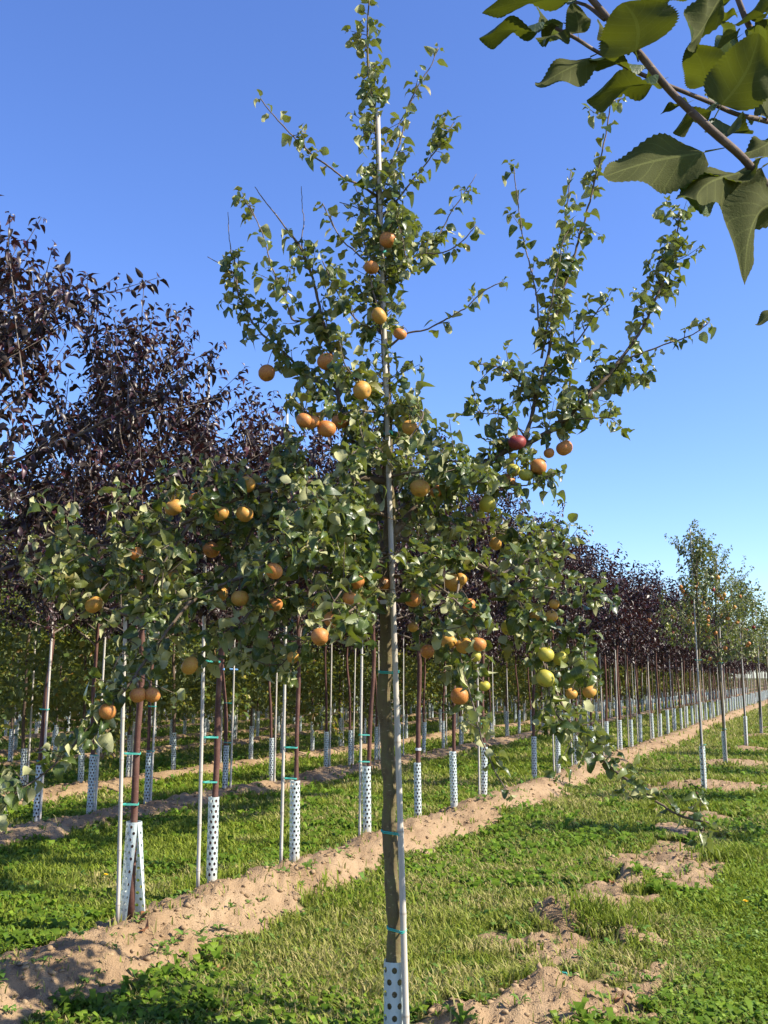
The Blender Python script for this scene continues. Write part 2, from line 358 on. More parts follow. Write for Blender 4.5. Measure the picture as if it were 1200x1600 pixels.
for tx, ty, tr, tn in ((958, 1462, .22, 1100), (1150, 1350, .3, 700), (330, 1395, .3, 700), (560, 1420, .3, 600)):
    g = G(tx, ty); tuft.append(np.stack([g[0]+R.normal(0, tr*.5, tn), g[1]+R.normal(0, tr*.6, tn)], 1))
tuft = np.concatenate(tuft); nb = len(x); x = np.concatenate([x, tuft[:, 0]]); d = np.concatenate([d, tuft[:, 1]]); sm = soil_mask(x, d)
dry = np.concatenate([dry, np.full(len(tuft), .12)]); lush = np.concatenate([lush, np.full(len(tuft), .5)]); istuft = np.arange(len(x)) >= nb
n = len(x); z = height(x, d, sm)
hgt = (0.025+0.045*R.random(n)**1.6+0.03*lush*R.random(n)+0.02*(fbm(x*3, d*3, 70, 2) > 0.62))*np.clip((d/6)**0.35, 0.8, 2)*np.where(istuft, 1.7, 1)
wid = 0.0024*(d/5)**0.75*(0.7+0.7*R.random(n))*1.5
az = R.random(n)*2*math.pi; lean = 0.35+0.9*R.random(n)
dx, dy = np.cos(az), np.sin(az); sxv, syv = -dy, dx
base = np.stack([x, d, z-0.006], 1); D = np.stack([dx, dy, 0*dx], 1); S = np.stack([sxv, syv, 0*dx], 1); U = np.array([0, 0, 1.])
mid = base+U*(hgt*0.6)[:, None]+D*(hgt*lean*0.25)[:, None]; tip = base+U*(hgt*(1-0.35*lean*0.5))[:, None]+D*(hgt*lean*0.8)[:, None]
V = np.stack([base-S*wid[:, None], base+S*wid[:, None], mid-S*(wid*0.8)[:, None], mid+S*(wid*0.8)[:, None], tip], 1).reshape(-1, 3)
o = (np.arange(n)*5)[:, None]; T = np.concatenate([o+np.array([[0, 1, 3]]), o+np.array([[0, 3, 2]]), o+np.array([[2, 3, 4]])])
g1 = np.array([0.085, 0.15, 0.006]); g2 = np.array([0.215, 0.265, 0.018]); g3 = np.array([0.40, 0.33, 0.14])
t1 = np.clip(R.random(n)*0.8+0.3*lush, 0, 1)[:, None]; c = g1*(1-t1)+g2*t1
t2 = (np.clip(dry*1.3*R.random(n)+0.12*R.random(n)**3, 0, 1))[:, None]; c = c*(1-t2)+g3*t2
c = c*(0.75+0.5*R.random(n))[:, None]
link('grass', make_mesh('grass', V, T, [M_GRASS], False, {'colr': np.repeat(c, 5, 0)}), kind='stuff')

def rosettes(n, d0, d1, seed, lo, hi, nl, up, cols, fieldscale, thr, keep_soil=0.0, aspect=0.21, lobes=True):
    x, d, sm = scatter(n, d0, d1, 1.0, keep_soil)
    f = fbm(x*fieldscale, d*fieldscale, seed, 3); k = f > thr; x, d, sm = x[k], d[k], sm[k]; n = len(x)
    z = height(x, d, sm); m = n*nl; pi = np.repeat(np.arange(n), nl)
    sz = (lo+(hi-lo)*R.random(n)**1.5)*np.clip((d/7)**0.3, 0.8, 1.5)
    az = np.tile(np.arange(nl), n)*2.4+np.repeat(R.random(n)*6.28, nl)+R.normal(0, .3, m); ln = sz[pi]*(0.6+0.6*R.random(m)); el = up*(0.3+1.2*R.random(m))
    D = np.stack([np.cos(az), np.sin(az), 0*az], 1); S = np.stack([-np.sin(az), np.cos(az), 0*az], 1); U = np.array([0, 0, 1.])
    b = np.stack([x[pi], d[pi], z[pi]+0.004], 1); w = ln*aspect*(0.7+0.6*R.random(m))
    st = [(0.0, 0.12, 0), (0.35, 0.75, 0.75), (0.7, 1.0, 1.0), (1.0, 0.0, 0.75)]
    rows = []
    for (u, ww, hh) in st[:3]:
        c0 = b+D*(ln*u)[:, None]+U*(ln*el*hh*0.9)[:, None]
        rows += [c0-S*(w*ww)[:, None]+U*(w*0.25*ww)[:, None], c0+S*(w*ww)[:, None]+U*(w*0.25*ww)[:, None]]
    rows.append(b+D*ln[:, None]+U*(ln*el*0.65)[:, None])
    V = np.stack(rows, 1).reshape(-1, 3); o = (np.arange(m)*7)[:, None]
    T = np.concatenate([o+np.array([q]) for q in ([0, 1, 3], [0, 3, 2], [2, 3, 5], [2, 5, 4], [4, 5, 6])])
    t = R.random(m)[:, None]; c = (np.array(cols[0])*(1-t)+np.array(cols[1])*t)*(0.75+0.5*R.random(n)[pi])[:, None]
    return V, T, np.repeat(c, 7, 0)
bw = Buf()
for a in ((19000, 3.0, 30, 80, .03, .085, 8, 0.75, ((0.065, 0.125, 0.012), (0.16, 0.24, 0.025)), 0.75, 0.50),
          (5000, 3.0, 16, 90, .03, .07, 6, 0.5, ((0.08, 0.17, 0.03), (0.17, 0.25, 0.05)), 1.0, 0.0, 0.30),
          (26000, 3.0, 22, 95, .022, .045, 4, 1.0, ((0.07, 0.135, 0.012), (0.18, 0.255, 0.025)), 0.5, 0.47, 0.0, 0.5)):
    V, T, c = rosettes(*a); bw.add(V, T, colr=c)
# lush clover right of the thinned row
nclo = 26000; d = 3.2*(14/3.2)**R.random(nclo); x = (R.random(nclo)*0.42+0.03)*d; k = ((x*UY-d*UX) > -0.95+0.3*(fbm(x*2, d*2, 12, 2)-.5)) & (soil_mask(x, d) < .4); x, d = x[k], d[k]
m = len(x); ln = (0.010+0.015*R.random(m))*np.clip((d/5)**.5, .8, 2); az = R.random(m)*6.28; z = height(x, d)+0.02+0.045*R.random(m)
D = np.stack([np.cos(az), np.sin(az), R.normal(0, .35, m)], 1); D = unit(D); S = unit(np.cross(D, np.stack([R.normal(0, .4, m), R.normal(0, .4, m), np.ones(m)], 1)))
b = np.stack([x, d, z], 1); V = np.stack([b, b+D*(ln*.6)[:, None]+S*(ln*.45)[:, None], b+D*ln[:, None], b+D*(ln*.6)[:, None]-S*(ln*.45)[:, None]], 1).reshape(-1, 3)
o = (np.arange(m)*4)[:, None]; T = np.concatenate([o+np.array([[0, 1, 2]]), o+np.array([[0, 2, 3]])])
t = R.random(m)[:, None]; c = np.array([0.10, 0.17, 0.014])*(1-t)+np.array([0.24, 0.32, 0.05])*t
bw.add(V, T, colr=np.repeat(c, 4, 0))
link('low_weeds', bw.mesh('low_weeds', [M_WEED]), kind='stuff')
# soil crumbs and clods on the bare strips
ico = np.array([[0, 0, 1], [.89, 0, .45], [.28, .85, .45], [-.72, .53, .45], [-.72, -.53, .45], [.28, -.85, .45], [.72, .53, -.45], [-.28, .85, -.45], [-.89, 0, -.45], [-.28, -.85, -.45], [.72, -.53, -.45], [0, 0, -1]])
icf = np.array([[0, 1, 2], [0, 2, 3], [0, 3, 4], [0, 4, 5], [0, 5, 1], [1, 6, 2], [2, 7, 3], [3, 8, 4], [4, 9, 5], [5, 10, 1], [6, 7, 2], [7, 8, 3], [8, 9, 4], [9, 10, 5], [10, 6, 1], [11, 7, 6], [11, 8, 7], [11, 9, 8], [11, 10, 9], [11, 6, 10]])
u = R.random(60000); d = 3.0*(25/3.0)**u; x = (R.random(len(d))*2-1)*(0.41*d+.2); sm = soil_mask(x, d); k = sm > 0.6; x, d, sm = x[k], d[k], sm[k]
n = min(len(x), 9000); x, d, sm = x[:n], d[:n], sm[:n]; r = 0.002+0.015*R.random(n)**9+0.003*R.random(n); r *= np.clip((d/5)**.4, .8, 2)
V = ico[None]*(1+R.normal(0, .30, (n, 12, 1)))*(r[:, None, None]*np.stack([1+.4*R.random(n), 1+.4*R.random(n), .55+.4*R.random(n)], 1)[:, None])
V = V+np.stack([x, d, height(x, d, sm)+r*0.2], 1)[:, None]
def clod_mat():
    m, nt, b = mat('soil_clod', 0.95, 0.1); geo = N(nt, 'NewGeometry')
    n1 = noise(nt, 2.5, 3, vec=geo.outputs['Position']); L(nt, ramp(nt, n1, [(0.3, (0.23, 0.15, 0.08)), (0.7, (0.37, 0.265, 0.155))]), b.inputs['Base Color'])
    bump(nt, b, noise(nt, 150, 3, vec=geo.outputs['Position']), .5, .01); return m
link('soil_clods', make_mesh('soil_clods', V.reshape(-1, 3), (icf[None]+(np.arange(n)*12)[:, None, None]).reshape(-1, 3), [clod_mat()]), kind='stuff')

# ------------------------------------------------------------------ leaves
def leaf_template(ns, curl, fold, wave, shape=0.62, serr=0.0, cols=3, pet=0.0, twist=0.0, hook=0.0, bend=0.0, pw=0.68):
    """unit leaf along +x, width along y (half width 1 = half of leaf width), upper face +z"""
    us = np.linspace(0, 1, ns); V = []; lu = []; lv = []
    for i, uu in enumerate(us):
        w = (math.sin(math.pi*uu**shape))**pw if 0 < uu < 1 else 0.0
        for v in np.linspace(-1, 1, cols):
            tooth = 1+serr*(1 if i % 2 else -1)*(abs(v) > 0.99)
            zz = -curl*uu*uu-hook*max(0, uu-0.55)**2*4+fold*abs(v)*w*0.13+wave*math.sin(uu*9+v*2.2)*abs(v)*w*0.08+twist*v*w*(uu-.3)*.3
            xx = uu*(1-0.22*curl*uu-0.9*hook*max(0, uu-.55))
            V.append((xx, v*w*0.5*tooth+bend*4*uu*(1-uu), zz)); lu.append(uu); lv.append(v)
    T = []
    for i in range(ns-1):
        for j in range(cols-1):
            a = i*cols+j; b = a+1; c = a+cols+1; dd = a+cols
            if i > 0: T.append((a, b, c))
            if i < ns-2: T.append((a, c, dd))
    V = np.array(V); T = np.array(T)[:, ::-1]
    if pet:
        k = len(V); w = 0.010
        V = np.concatenate([V, [(-pet, -w, 0.12*pet), (-pet, w, 0.12*pet), (0, w, 0), (0, -w, 0), (0, 0, -2*w)]])
        lu += [0]*5; lv += [0]*5; T = np.concatenate([T, [(k, k+1, k+2), (k, k+2, k+3), (k, k+3, k+4), (k, k+4, k+1)]])
    return V, T, np.array(lu), np.array(lv)
HI = [leaf_template(8, c, f, w, pet=0.30, twist=t, pw=.56, hook=h) for c, f, w, t, h in ((.15, .8, .6, 0, 0), (.35, .6, 1, .8, .3), (.6, 1.2, .8, -.9, 0), (.3, 2.2, .5, .5, 0), (.8, .5, 1.2, 0, .4), (.2, -.8, 1.4, 1.0, 0), (.45, 1.4, 1.9, -1.2, .3), (.05, .9, 1.6, .4, 0), (.3, 3.0, .8, 0, .2), (.5, 1.8, 2.0, 1.3, 0))]
PU = [leaf_template(5, c, f, w, 0.72, pet=0.22, twist=t) for c, f, w, t in ((.35, 1.1, .4, 0), (.6, .9, .5, .5), (.8, 1.3, .4, -.4), (.25, 1.5, .5, .3))]
LO = []
for f, c in ((.35, .2), (.1, .45), (.5, .5), (-.2, .3)):
    LO.append((np.array([(0, 0, 0), (.45, .5, f*.5), (.45, -.5, f*.5), (1, 0, -c)]), np.array([(0, 3, 1), (0, 2, 3)]), np.array([0, .45, .45, 1.]), np.array([0, 1, 1, 0.])))
def orient(X, Z):
    X = unit(X); Y = unit(np.cross(Z, X)); return X, Y, np.cross(X, Y)
def add_leaves(buf, tmpl, pos, X, Z, Ln, Wd, tint, m=0):
    X, Y, Z = orient(X, Z); which = R.integers(0, len(tmpl), len(pos))
    for k, (V, T, lu, lv) in enumerate(tmpl):
        s = np.where(which == k)[0]
        if not len(s): continue
        v = pos[s][:, None]+V[None, :, 0:1]*(X[s]*Ln[s][:, None])[:, None]+V[None, :, 1:2]*(Y[s]*Wd[s][:, None])[:, None]+V[None, :, 2:3]*(Z[s]*Ln[s][:, None])[:, None]
        t = (T[None]+(np.arange(len(s))*len(V))[:, None, None]).reshape(-1, 3)
        buf.add(v.reshape(-1, 3), t, m, tint=np.repeat(tint[s], len(V)), lu=np.tile(lu, len(s)), lv=np.tile(lv, len(s)))
def leaf_meshes(name, tmpl, m):
    return [make_mesh(name, V, T, [m], True, {'tint': np.zeros(len(V)), 'lu': lu, 'lv': lv}) for V, T, lu, lv in tmpl]

def shoot_leaves(pts, f0, dens, L0, rng, droop=0.35, out=0.85, jitter=0.72, tuft=True):
    """leaves along a twig: returns pos, X, Z, length"""
    seg = np.linalg.norm(np.diff(pts, axis=0), axis=1); cum = np.concatenate([[0], np.cumsum(seg)]); tot = cum[-1]
    n = max(1, int(dens*tot*(1-f0)+rng.random())); ss = (f0+(1-f0)*(np.arange(n)+rng.random(n)*.7)/n)*tot
    ax = unit(pts[-1]-pts[max(0, len(pts)//2-1)]); q = np.stack([np.interp(ss, cum, pts[:, k]) for k in range(3)], 1)
    tg = np.stack([np.interp(ss, cum, np.gradient(pts, axis=0)[:, k]) for k in range(3)], 1); tg = unit(tg)
    if tuft:
        k = 3; q = np.concatenate([q, np.repeat(pts[-1:], k, 0)]); tg = np.concatenate([tg, np.repeat(ax[None], k, 0)]); n += k
    ref = np.array([.37, .61, .70]); e1 = unit(np.cross(tg, ref)); e2 = np.cross(tg, e1)
    a = np.arange(n)*2.4+rng.random()*6.28+rng.normal(0, .35, n)
    rad = np.cos(a)[:, None]*e1+np.sin(a)[:, None]*e2
    X = unit(rad*out+tg*0.45+np.array([0, 0, -droop])+rng.normal(0, jitter, (n, 3))*0.6)
    Z = unit(np.array([0, 0, 1.])+tg*0.35-rad*0.1+rng.normal(0, jitter, (n, 3)))
    Ln = L0*(0.65+0.5*rng.random(n))
    if tuft: Ln[-3:] *= 0.6
    return q+X*(Ln*0.26)[:, None], X, Z, Ln

# ------------------------------------------------------------------ canes, guards, ties
def cane_mesh(h, r, bend, seed):
    g = np.random.default_rng(seed); n = 40; zz = np.linspace(0, h, n)
    pts = np.stack([bend*np.sin(zz/h*3.0), bend*.5*np.sin(zz/h*4.1+1), zz], 1); rad = r*(1-0.25*zz/h); nd = np.zeros(n)
    zs = []; z0 = 0.12
    while z0 < h-.05: zs += [z0-.02, z0-.006, z0, z0+.006, z0+.02]; z0 += 0.24+0.1*g.random()
    zz = np.sort(np.concatenate([np.linspace(0, h, 12), zs])); pts = np.stack([bend*np.sin(zz/h*3.0), bend*.5*np.sin(zz/h*4.1+1), zz], 1)
    rad = r*(1-0.25*zz/h); nd = np.zeros(len(zz))
    for q in zs[2::5]:
        k = np.abs(zz-q) < .008; rad[k] *= 1.12; nd[np.abs(zz-q) < .003] = 1
    V, T = tube(pts, rad, 9); nd = np.concatenate([np.repeat(nd, 9), [0, 0]])
    return make_mesh('bamboo_stake', V, T, [M_CANE], True, {'node': nd})
CANES = [cane_mesh(3.5, .0125, .012, k) for k in range(4)]; CANE_MAIN = cane_mesh(3.42, .0135, .01, 9); CANE_HALF = cane_mesh(3.3, .011, .02, 8)
def guard_mesh(h=0.58, r=0.038, cols=7, split=False, hole=0.42, flare=0.0, big=False):
    rows = int(round(h*0.86/(2*math.pi*r/cols))); B = Buf(); z0 = h*0.10; ch = (h-z0-0.008)/rows
    def pt(a, z):
        t = 1-z/h; rr = r*(1+flare*t)
        if split:
            a = a*(1-0.30*t); rr = rr*(1+1.0*t*abs(math.cos(a/2+0.6)))
        a0 = a+math.pi+(-2.75 if not split else -1.45)
        return (rr*math.cos(a0), rr*math.sin(a0), z)
    for i in range(rows):
        for j in range(cols):
            ph = 0.5 if i % 2 else 0.0
            c = ((j+0.5+ph)/cols*2*math.pi-math.pi); wa = 2*math.pi/cols; zc = z0+(i+.5)*ch
            if split and (c > math.pi-wa*.5+.01):
                for a0, a1 in ((-math.pi, -math.pi+wa/2), (math.pi-wa/2, math.pi)): B.add([pt(a0, zc-ch/2), pt(a1, zc-ch/2), pt(a1, zc+ch/2), pt(a0, zc+ch/2)], [(0, 1, 2), (0, 2, 3)])
                continue
            o = []; hh = []
            for k in range(8):
                an = (k+.5)*math.pi/4
                ox = max(-.5, min(.5, math.cos(an)*.7653668/math.sqrt(2)/math.cos(math.pi/8)*1.0)); 
            sq = [(-.5, -.5), (0, -.5), (.5, -.5), (.5, 0), (.5, .5), (0, .5), (-.5, .5), (-.5, 0)]
            hv = [(math.cos(math.radians(225+45*k))*hole*.78*(.9+.0*k), math.sin(math.radians(225+45*k))*hole*.78) for k in range(8)]
            V = [pt(c+u*wa, zc+v*ch) for u, v in sq]+[pt(c+u*wa, zc+v*ch) for u, v in hv]
            T = []
            for k in range(8):
                k2 = (k+1) % 8; T += [(k, k2, 8+k2), (k, 8+k2, 8+k)]
            B.add(V, T)
    for za, zb in ((0, z0), (z0+rows*ch, h)):
        ng = cols*3
        for k in range(ng):
            a0 = -math.pi+2*math.pi*k/ng; a1 = -math.pi+2*math.pi*(k+1)/ng
            B.add([pt(a0, za), pt(a1, za), pt(a1, zb), pt(a0, zb)], [(0, 1, 2), (0, 2, 3)])
    me = B.mesh('tree_guard', [M_GUARD], True); return me
GUARDS = [guard_mesh(), guard_mesh(.56, .036, 7), guard_mesh(.6, .039, 8, hole=.40)]; GUARD_SPLIT = guard_mesh(.56, .045, 8, split=True, hole=.34); GUARD_MAIN = guard_mesh(.62, .043, 6, hole=.36)
def tie_mesh(sep, r1, r2, th=.0035, m=M_TIE, wob=.004):
    a = np.linspace(0, 2*math.pi, 25)[:-1]; pts = []
    for t in a:
        c = math.cos(t); rr = r1 if c < 0 else r2; cx = -sep/2 if c < 0 else sep/2
        pts.append((cx+rr*c, rr*math.sin(t)+0*cx, wob*math.sin(2*t)))
    pts = np.array(pts+[pts[0]]); B = Buf()
    for dz in (-.003, .003):
        V, T = tube(pts+[0, 0, dz], th*.7, 5, False); B.add(V, T)
    return B.mesh('tie', [m], True)
TIE = tie_mesh(.06, .03, .017)

# ------------------------------------------------------------------ generic young trees
def make_tree(kind, seed, lod):
    g = np.random.default_rng(seed); H = {'purple': 3.3, 'apple': 3.45, 'green': 3.9}[kind]; z0 = {'purple': 1.72, 'apple': 1.65, 'green': 1.0}[kind]
    zz = np.linspace(0, H*.97, 16); wob = 0.025
    tp = np.stack([wob*np.sin(zz*2.1+seed)+.012*np.sin(zz*6.3+2*seed), wob*np.cos(zz*1.7+seed*2), zz], 1); tp[:, :2] -= tp[0, :2]; tp[:, :2] *= (np.clip(zz/1.6, 0, 1)**1.4)[:, None]
    rad = np.interp(zz, [0, 1.8, 3, H], [.022, .0175, .010, .004])*(1+.06*np.sin(zz*9+seed))
    if kind == 'apple': rad *= 1.15
    trunk = tube(tp, rad, 10 if lod == 'hi' else 6); limbs = Buf(); LP = []; 
    nl = {'purple': 21, 'apple': 15, 'green': 26}[kind]
    for k in range(nl):
        f = (k+g.random()*.6)/nl; zs = z0+(H-z0-.35)*f**1.1; b = np.array([np.interp(zs, zz, tp[:, i]) for i in range(3)])
        az = k*2.4+g.normal(0, .3)+seed
        if kind == 'purple': ln = (1.12-.5*f)*(0.8+.4*g.random()); el = math.radians(28+38*f+g.normal(0, 7))
        elif kind == 'apple': ln = (.78-.36*f)*(0.75+.5*g.random()); el = math.radians(26+48*f+g.normal(0, 9))
        else: ln = (1.1-.5*f)*(0.8+.4*g.random()); el = math.radians(5+50*f+g.normal(0, 10))
        D = np.array([math.cos(az)*math.cos(el), math.sin(az)*math.cos(el), math.sin(el)])
        t = np.linspace(0, 1, 7)[:, None]; sag = {'purple': -.06, 'apple': .12, 'green': -.22}[kind]
        pts = b+D*ln*t+np.array([0, 0, 1.])*sag*t*t*ln+g.normal(0, .012, (7, 3))*t
        V, T = tube(pts, np.linspace(.011*(1-.4*f), .003, 7), 5 if lod == 'hi' else 3, False); limbs.add(V, T)
        dens = {'hi': 36, 'mid': 17, 'lo': 11}[lod]*{'green': 1.3, 'apple': 1.0, 'purple': 1.5}[kind]; L0 = {'purple': .062, 'apple': .062, 'green': .08}[kind]*{'hi': 1, 'mid': 1.4, 'lo': 1.8}[lod]
        LP.append(shoot_leaves(pts, .12, dens, L0, g, .55 if kind == 'purple' else .35))
        ns = int(ln*{'hi': 15, 'mid': 12, 'lo': 8}[lod])
        for q in range(ns):
            u = .15+.85*g.random(); i0 = u*6; bb = pts[int(i0)]*(1-i0 % 1)+pts[min(6, int(i0)+1)]*(i0 % 1)
            d2 = unit(D*.6+unit(g.normal(0, 1, 3))*.8+np.array([0, 0, .42 if kind != 'green' else .05]))
            l2 = (.16+.26*g.random())*(1.1 if kind == 'purple' else 1); t4 = np.linspace(0, 1, 4)[:, None]; p2 = bb+d2*l2*t4+np.array([0, 0, .12*l2])*t4**2
            V, T = tube(p2, np.linspace(.0035, .0015, 4), 3, False); limbs.add(V, T)
            LP.append(shoot_leaves(p2, .05, dens, L0, g, .55 if kind == 'purple' else .35))
    if kind != 'green':                                            # long upright leader shoots above the crown
        for k in range(3 if kind == 'purple' else 6):
            b = tp[-4 if kind == 'purple' else -3]+g.normal(0, .12, 3)*[1.6, 1.6, .8]; d2 = unit([g.normal(0, .33), g.normal(0, .33), 1]); p2 = b+d2*((.14 if kind == 'purple' else .25)+.25*g.random())*np.linspace(0, 1, 5)[:, None]
            V, T = tube(p2, np.linspace(.004, .0015, 5), 4, False); limbs.add(V, T)
            LP.append(shoot_leaves(p2, .05, 30 if lod == 'hi' else 16, L0*.9, g, .4))
    pos, X, Z, Ln = (np.concatenate([l[i] for l in LP]) for i in range(4))
    asp = {'purple': .43, 'apple': .62, 'green': .6}[kind]; tint = g.random(len(pos))
    if lod == 'lo': pass
    return dict(trunk=trunk, limbs=limbs, pos=pos, X=X, Z=Z, Ln=Ln, Wd=Ln*asp*(.85+.3*g.random(len(pos))), tint=tint, H=H, zz=zz, tp=tp)
LEAFMAT = {'purple': M_PURPLE, 'apple': M_LEAF, 'green': M_GREENBACK}; BARK = {'purple': M_REDBARK, 'apple': M_BARK, 'green': M_BROWNBARK}
def tree_meshes(kind, seed, lod):
    t = make_tree(kind, seed, lod); tr = make_mesh('trunk', *t['trunk'], [BARK[kind]], True)
    lm = t['limbs'].mesh('limbs', [M_TWIG], True)
    B = Buf(); tm = (PU if kind == 'purple' else HI) if lod == 'hi' else LO
    add_leaves(B, tm, t['pos'], t['X'], t['Z'], t['Ln'], t['Wd'], t['tint']); fm = B.mesh('foliage', [LEAFMAT[kind]], lod == 'hi')
    return dict(trunk=tr, limbs=lm, foliage=fm, data=t)
TM = {}
for kd, lod, n in (('purple', 'hi', 4), ('purple', 'mid', 4), ('apple', 'hi', 3), ('apple', 'mid', 2), ('green', 'mid', 4), ('green', 'lo', 3), ('purple', 'lo', 2)):
    TM[kd, lod] = [tree_meshes(kd, 10*k+{'hi': 1, 'mid': 2, 'lo': 3}[lod], lod) for k in range(n)]
PU_LEAVES = leaf_meshes('leaf', PU, M_PURPLE); HI_LEAVES = leaf_meshes('leaf', HI, M_LEAF)

def leaf_parts(root, meshes, pos, X, Z, Ln, Wd):
    X, Y, Z = orient(X, Z)
    for i in range(len(pos)):
        o = bpy.data.objects.new('leaf', meshes[int(R.integers(0, len(meshes)))]); COL.objects.link(o); o.parent = root
        M = Matrix.Identity(4); l, w = float(Ln[i]), float(Wd[i])
        for r_ in range(3):
            M[r_][0] = X[i][r_]*l; M[r_][1] = Y[i][r_]*w; M[r_][2] = Z[i][r_]*l; M[r_][3] = pos[i][r_]
        o.matrix_basis = M

# apple meshes
def apple_mesh(m):
    nv, nu = 11, 16; V = []; pole = []
    for i in range(nv):
        t = math.pi*i/(nv-1); r = math.sin(t)**0.85*(1+.05*math.cos(t)); z = math.cos(t)*.86
        z -= .30*math.exp(-(r/.22)**2)*(1 if t < 1.57 else 0); z += .16*math.exp(-(r/.16)**2)*(1 if t > 1.57 else 0)
        for k in range(nu):
            a = 2*math.pi*k/nu; rr = r*(1+.025*math.cos(5*a)*(1 if t > 1.8 else .3)); V.append((rr*math.cos(a), rr*math.sin(a), z)); pole.append(1.0 if r < .12 else 0.0)
    V = np.array(V)*0.5; i = np.arange(nv-1)[:, None]*nu; j = np.arange(nu)[None]; j2 = (j+1) % nu
    return make_mesh('apple', V, np.stack([i+j, i+nu+j, i+nu+j2, i+j2], -1).reshape(-1, 4), [m], True, {'pole': np.array(pole)})
AP = {'o': apple_mesh(M_APPLE), 'y': apple_mesh(M_GOLD), 'g': apple_mesh(M_GREENAPPLE), 'r': apple_mesh(M_REDAPPLE)}
V, T = tube(np.array([(0, 0, .25), (.02, 0, .5), (.06, .02, .72)]), [.022, .022, .03], 5); STEM = make_mesh('stem', V, T, [M_TWIG], True)
def add_apple(root, p, dia, typ, label=None):
    o = link('apple', AP[typ], root, label=label); o.location = p; o.scale = (dia*R.uniform(.95, 1.05), dia*R.uniform(.95, 1.05), dia*R.uniform(.94, 1.06))
    o.rotation_euler = (R.normal(0, .4), R.normal(0, .4), R.random()*6.28); link('stem', STEM, o); return o

# ------------------------------------------------------------------ the rows of trees behind
def xyz(n, s):
    q = RS(n, s); return (float(q[0]), float(q[1]), gz(q[0], q[1])-.01)
def plant(kind, lod, n, s, name, label, cat, group, gl, sl, gg, sg, k, leafparts=0, stake_off=(-.062, -.03), split=False, ties=(), scale=1.0, stake=True, guard=True, apples=0, tilt=(0, 0), extra=None, wide=1.0):
    p = xyz(n, s); ms = TM[kind, lod][k % len(TM[kind, lod])]; rz = float(R.random()*6.28)
    root = thing(name, label, cat, p, rz, group, tilt=(tilt[0]+R.normal(0, .009), tilt[1]+R.normal(0, .009))); gv = 1+R.normal(0, .10); gv = gv if wide == 1 else 1.0; root.scale = (scale*gv, scale*gv, scale*(1+R.normal(0, .025)*(leafparts == 0)))
    link('trunk', ms['trunk'], root)
    if leafparts or lod == 'hi': link('branches', ms['limbs'], root, kind='stuff').scale = (wide, wide, 1)
    if leafparts:
        d = dict(ms['data']); d['pos'] = d['pos']*np.array([wide, wide, 1]); c, s_ = math.cos(rz), math.sin(rz); w = d['pos']*np.array(root.scale); wp = np.stack([w[:, 0]*c-w[:, 1]*s_, w[:, 0]*s_+w[:, 1]*c, w[:, 2]], 1)+np.array(p)
        px, py, zc = proj(wp); vis = (px > 0) & (px < 1200) & (py > 0); sc = np.where(vis, 0, 99)+zc-.3*d['Ln']/.06
        idx = np.argsort(sc); a, b = idx[:leafparts], idx[leafparts:]; f = lambda q: [d[x][q] for x in ('pos', 'X', 'Z', 'Ln', 'Wd')]
        leaf_parts(root, PU_LEAVES if kind == 'purple' else HI_LEAVES, *f(a))
        B = Buf(); add_leaves(B, PU if kind == 'purple' else HI, *f(b), d['tint'][b]); link('foliage', B.mesh('foliage', [LEAFMAT[kind]], True), root, kind='stuff')
    else: link('foliage', ms['foliage'], root, kind='stuff')
    for q in range(apples):
        d = ms['data']; i = int(R.choice(np.where((d['pos'][:, 2] > 1.6) & (d['pos'][:, 2] < 2.9))[0])); v = d['pos'][i]*np.array([1.04, 1.04, 1]); add_apple(root, v-[0, 0, .04], .064, 'oyor'[q % 4] if q % 5 else 'o')
    if extra:
        cm, z = extra; M_ = {'white': M_WHITE, 'blue': M_BLUE}[cm]; B = Buf(); V, T = tube(np.array([(0, 0, z-.012), (0, 0, z+.012)])+np.array([np.interp(z, ms['data']['zz'], ms['data']['tp'][:, i]) for i in range(2)]+[0]), .026, 12, False); B.add(V, T)
        if cm == 'blue':
            c_ = math.cos(-rz); s_ = math.sin(-rz); V = np.array([(.02, 0, -.012), (.11, 0, -.02), (.11, 0, .004), (.02, 0, .012), (.02, .003, -.012), (.11, .003, -.02), (.11, .003, .004), (.02, .003, .012)]); V = np.stack([V[:, 0]*c_-V[:, 1]*s_, V[:, 0]*s_+V[:, 1]*c_, V[:, 2]+z], 1); B.add(V, [(0, 1, 2), (0, 2, 3), (5, 4, 7), (5, 7, 6), (0, 4, 5), (0, 5, 1), (3, 2, 6), (3, 6, 7)])
        link('trunk_tag', B.mesh('trunk_tag', [M_], True), root)
    if guard:
        g = thing('tree_guard', gl, 'tree guard', p, 2.75-math.pi/2-.6+(0 if split else R.normal(0, .5)), gg, GUARD_SPLIT if split else GUARDS[k % 3], tilt=(R.normal(0, .015), R.normal(0, .015)))
    if stake:
        st = thing('bamboo_stake', sl, 'stake', (p[0]+stake_off[0]+R.normal(0, .008), p[1]+stake_off[1], p[2]-.02-.3*R.random()**2*(k > 2)), R.random()*6.28, sg, CANES[k % 4], tilt=(R.normal(0, .006), R.normal(0, .006)))
        for z in ties:
            t = link('tie', TIE, st); t.matrix_parent_inverse = Matrix.Identity(4)
            M = st.matrix_basis.inverted() @ (Matrix.Translation((p[0]+stake_off[0]*.5, p[1]+stake_off[1]*.5, p[2]+z)) @ Matrix.Rotation(math.atan2(stake_off[1], stake_off[0]), 4, 'Z'))
            t.matrix_basis = M
    return root
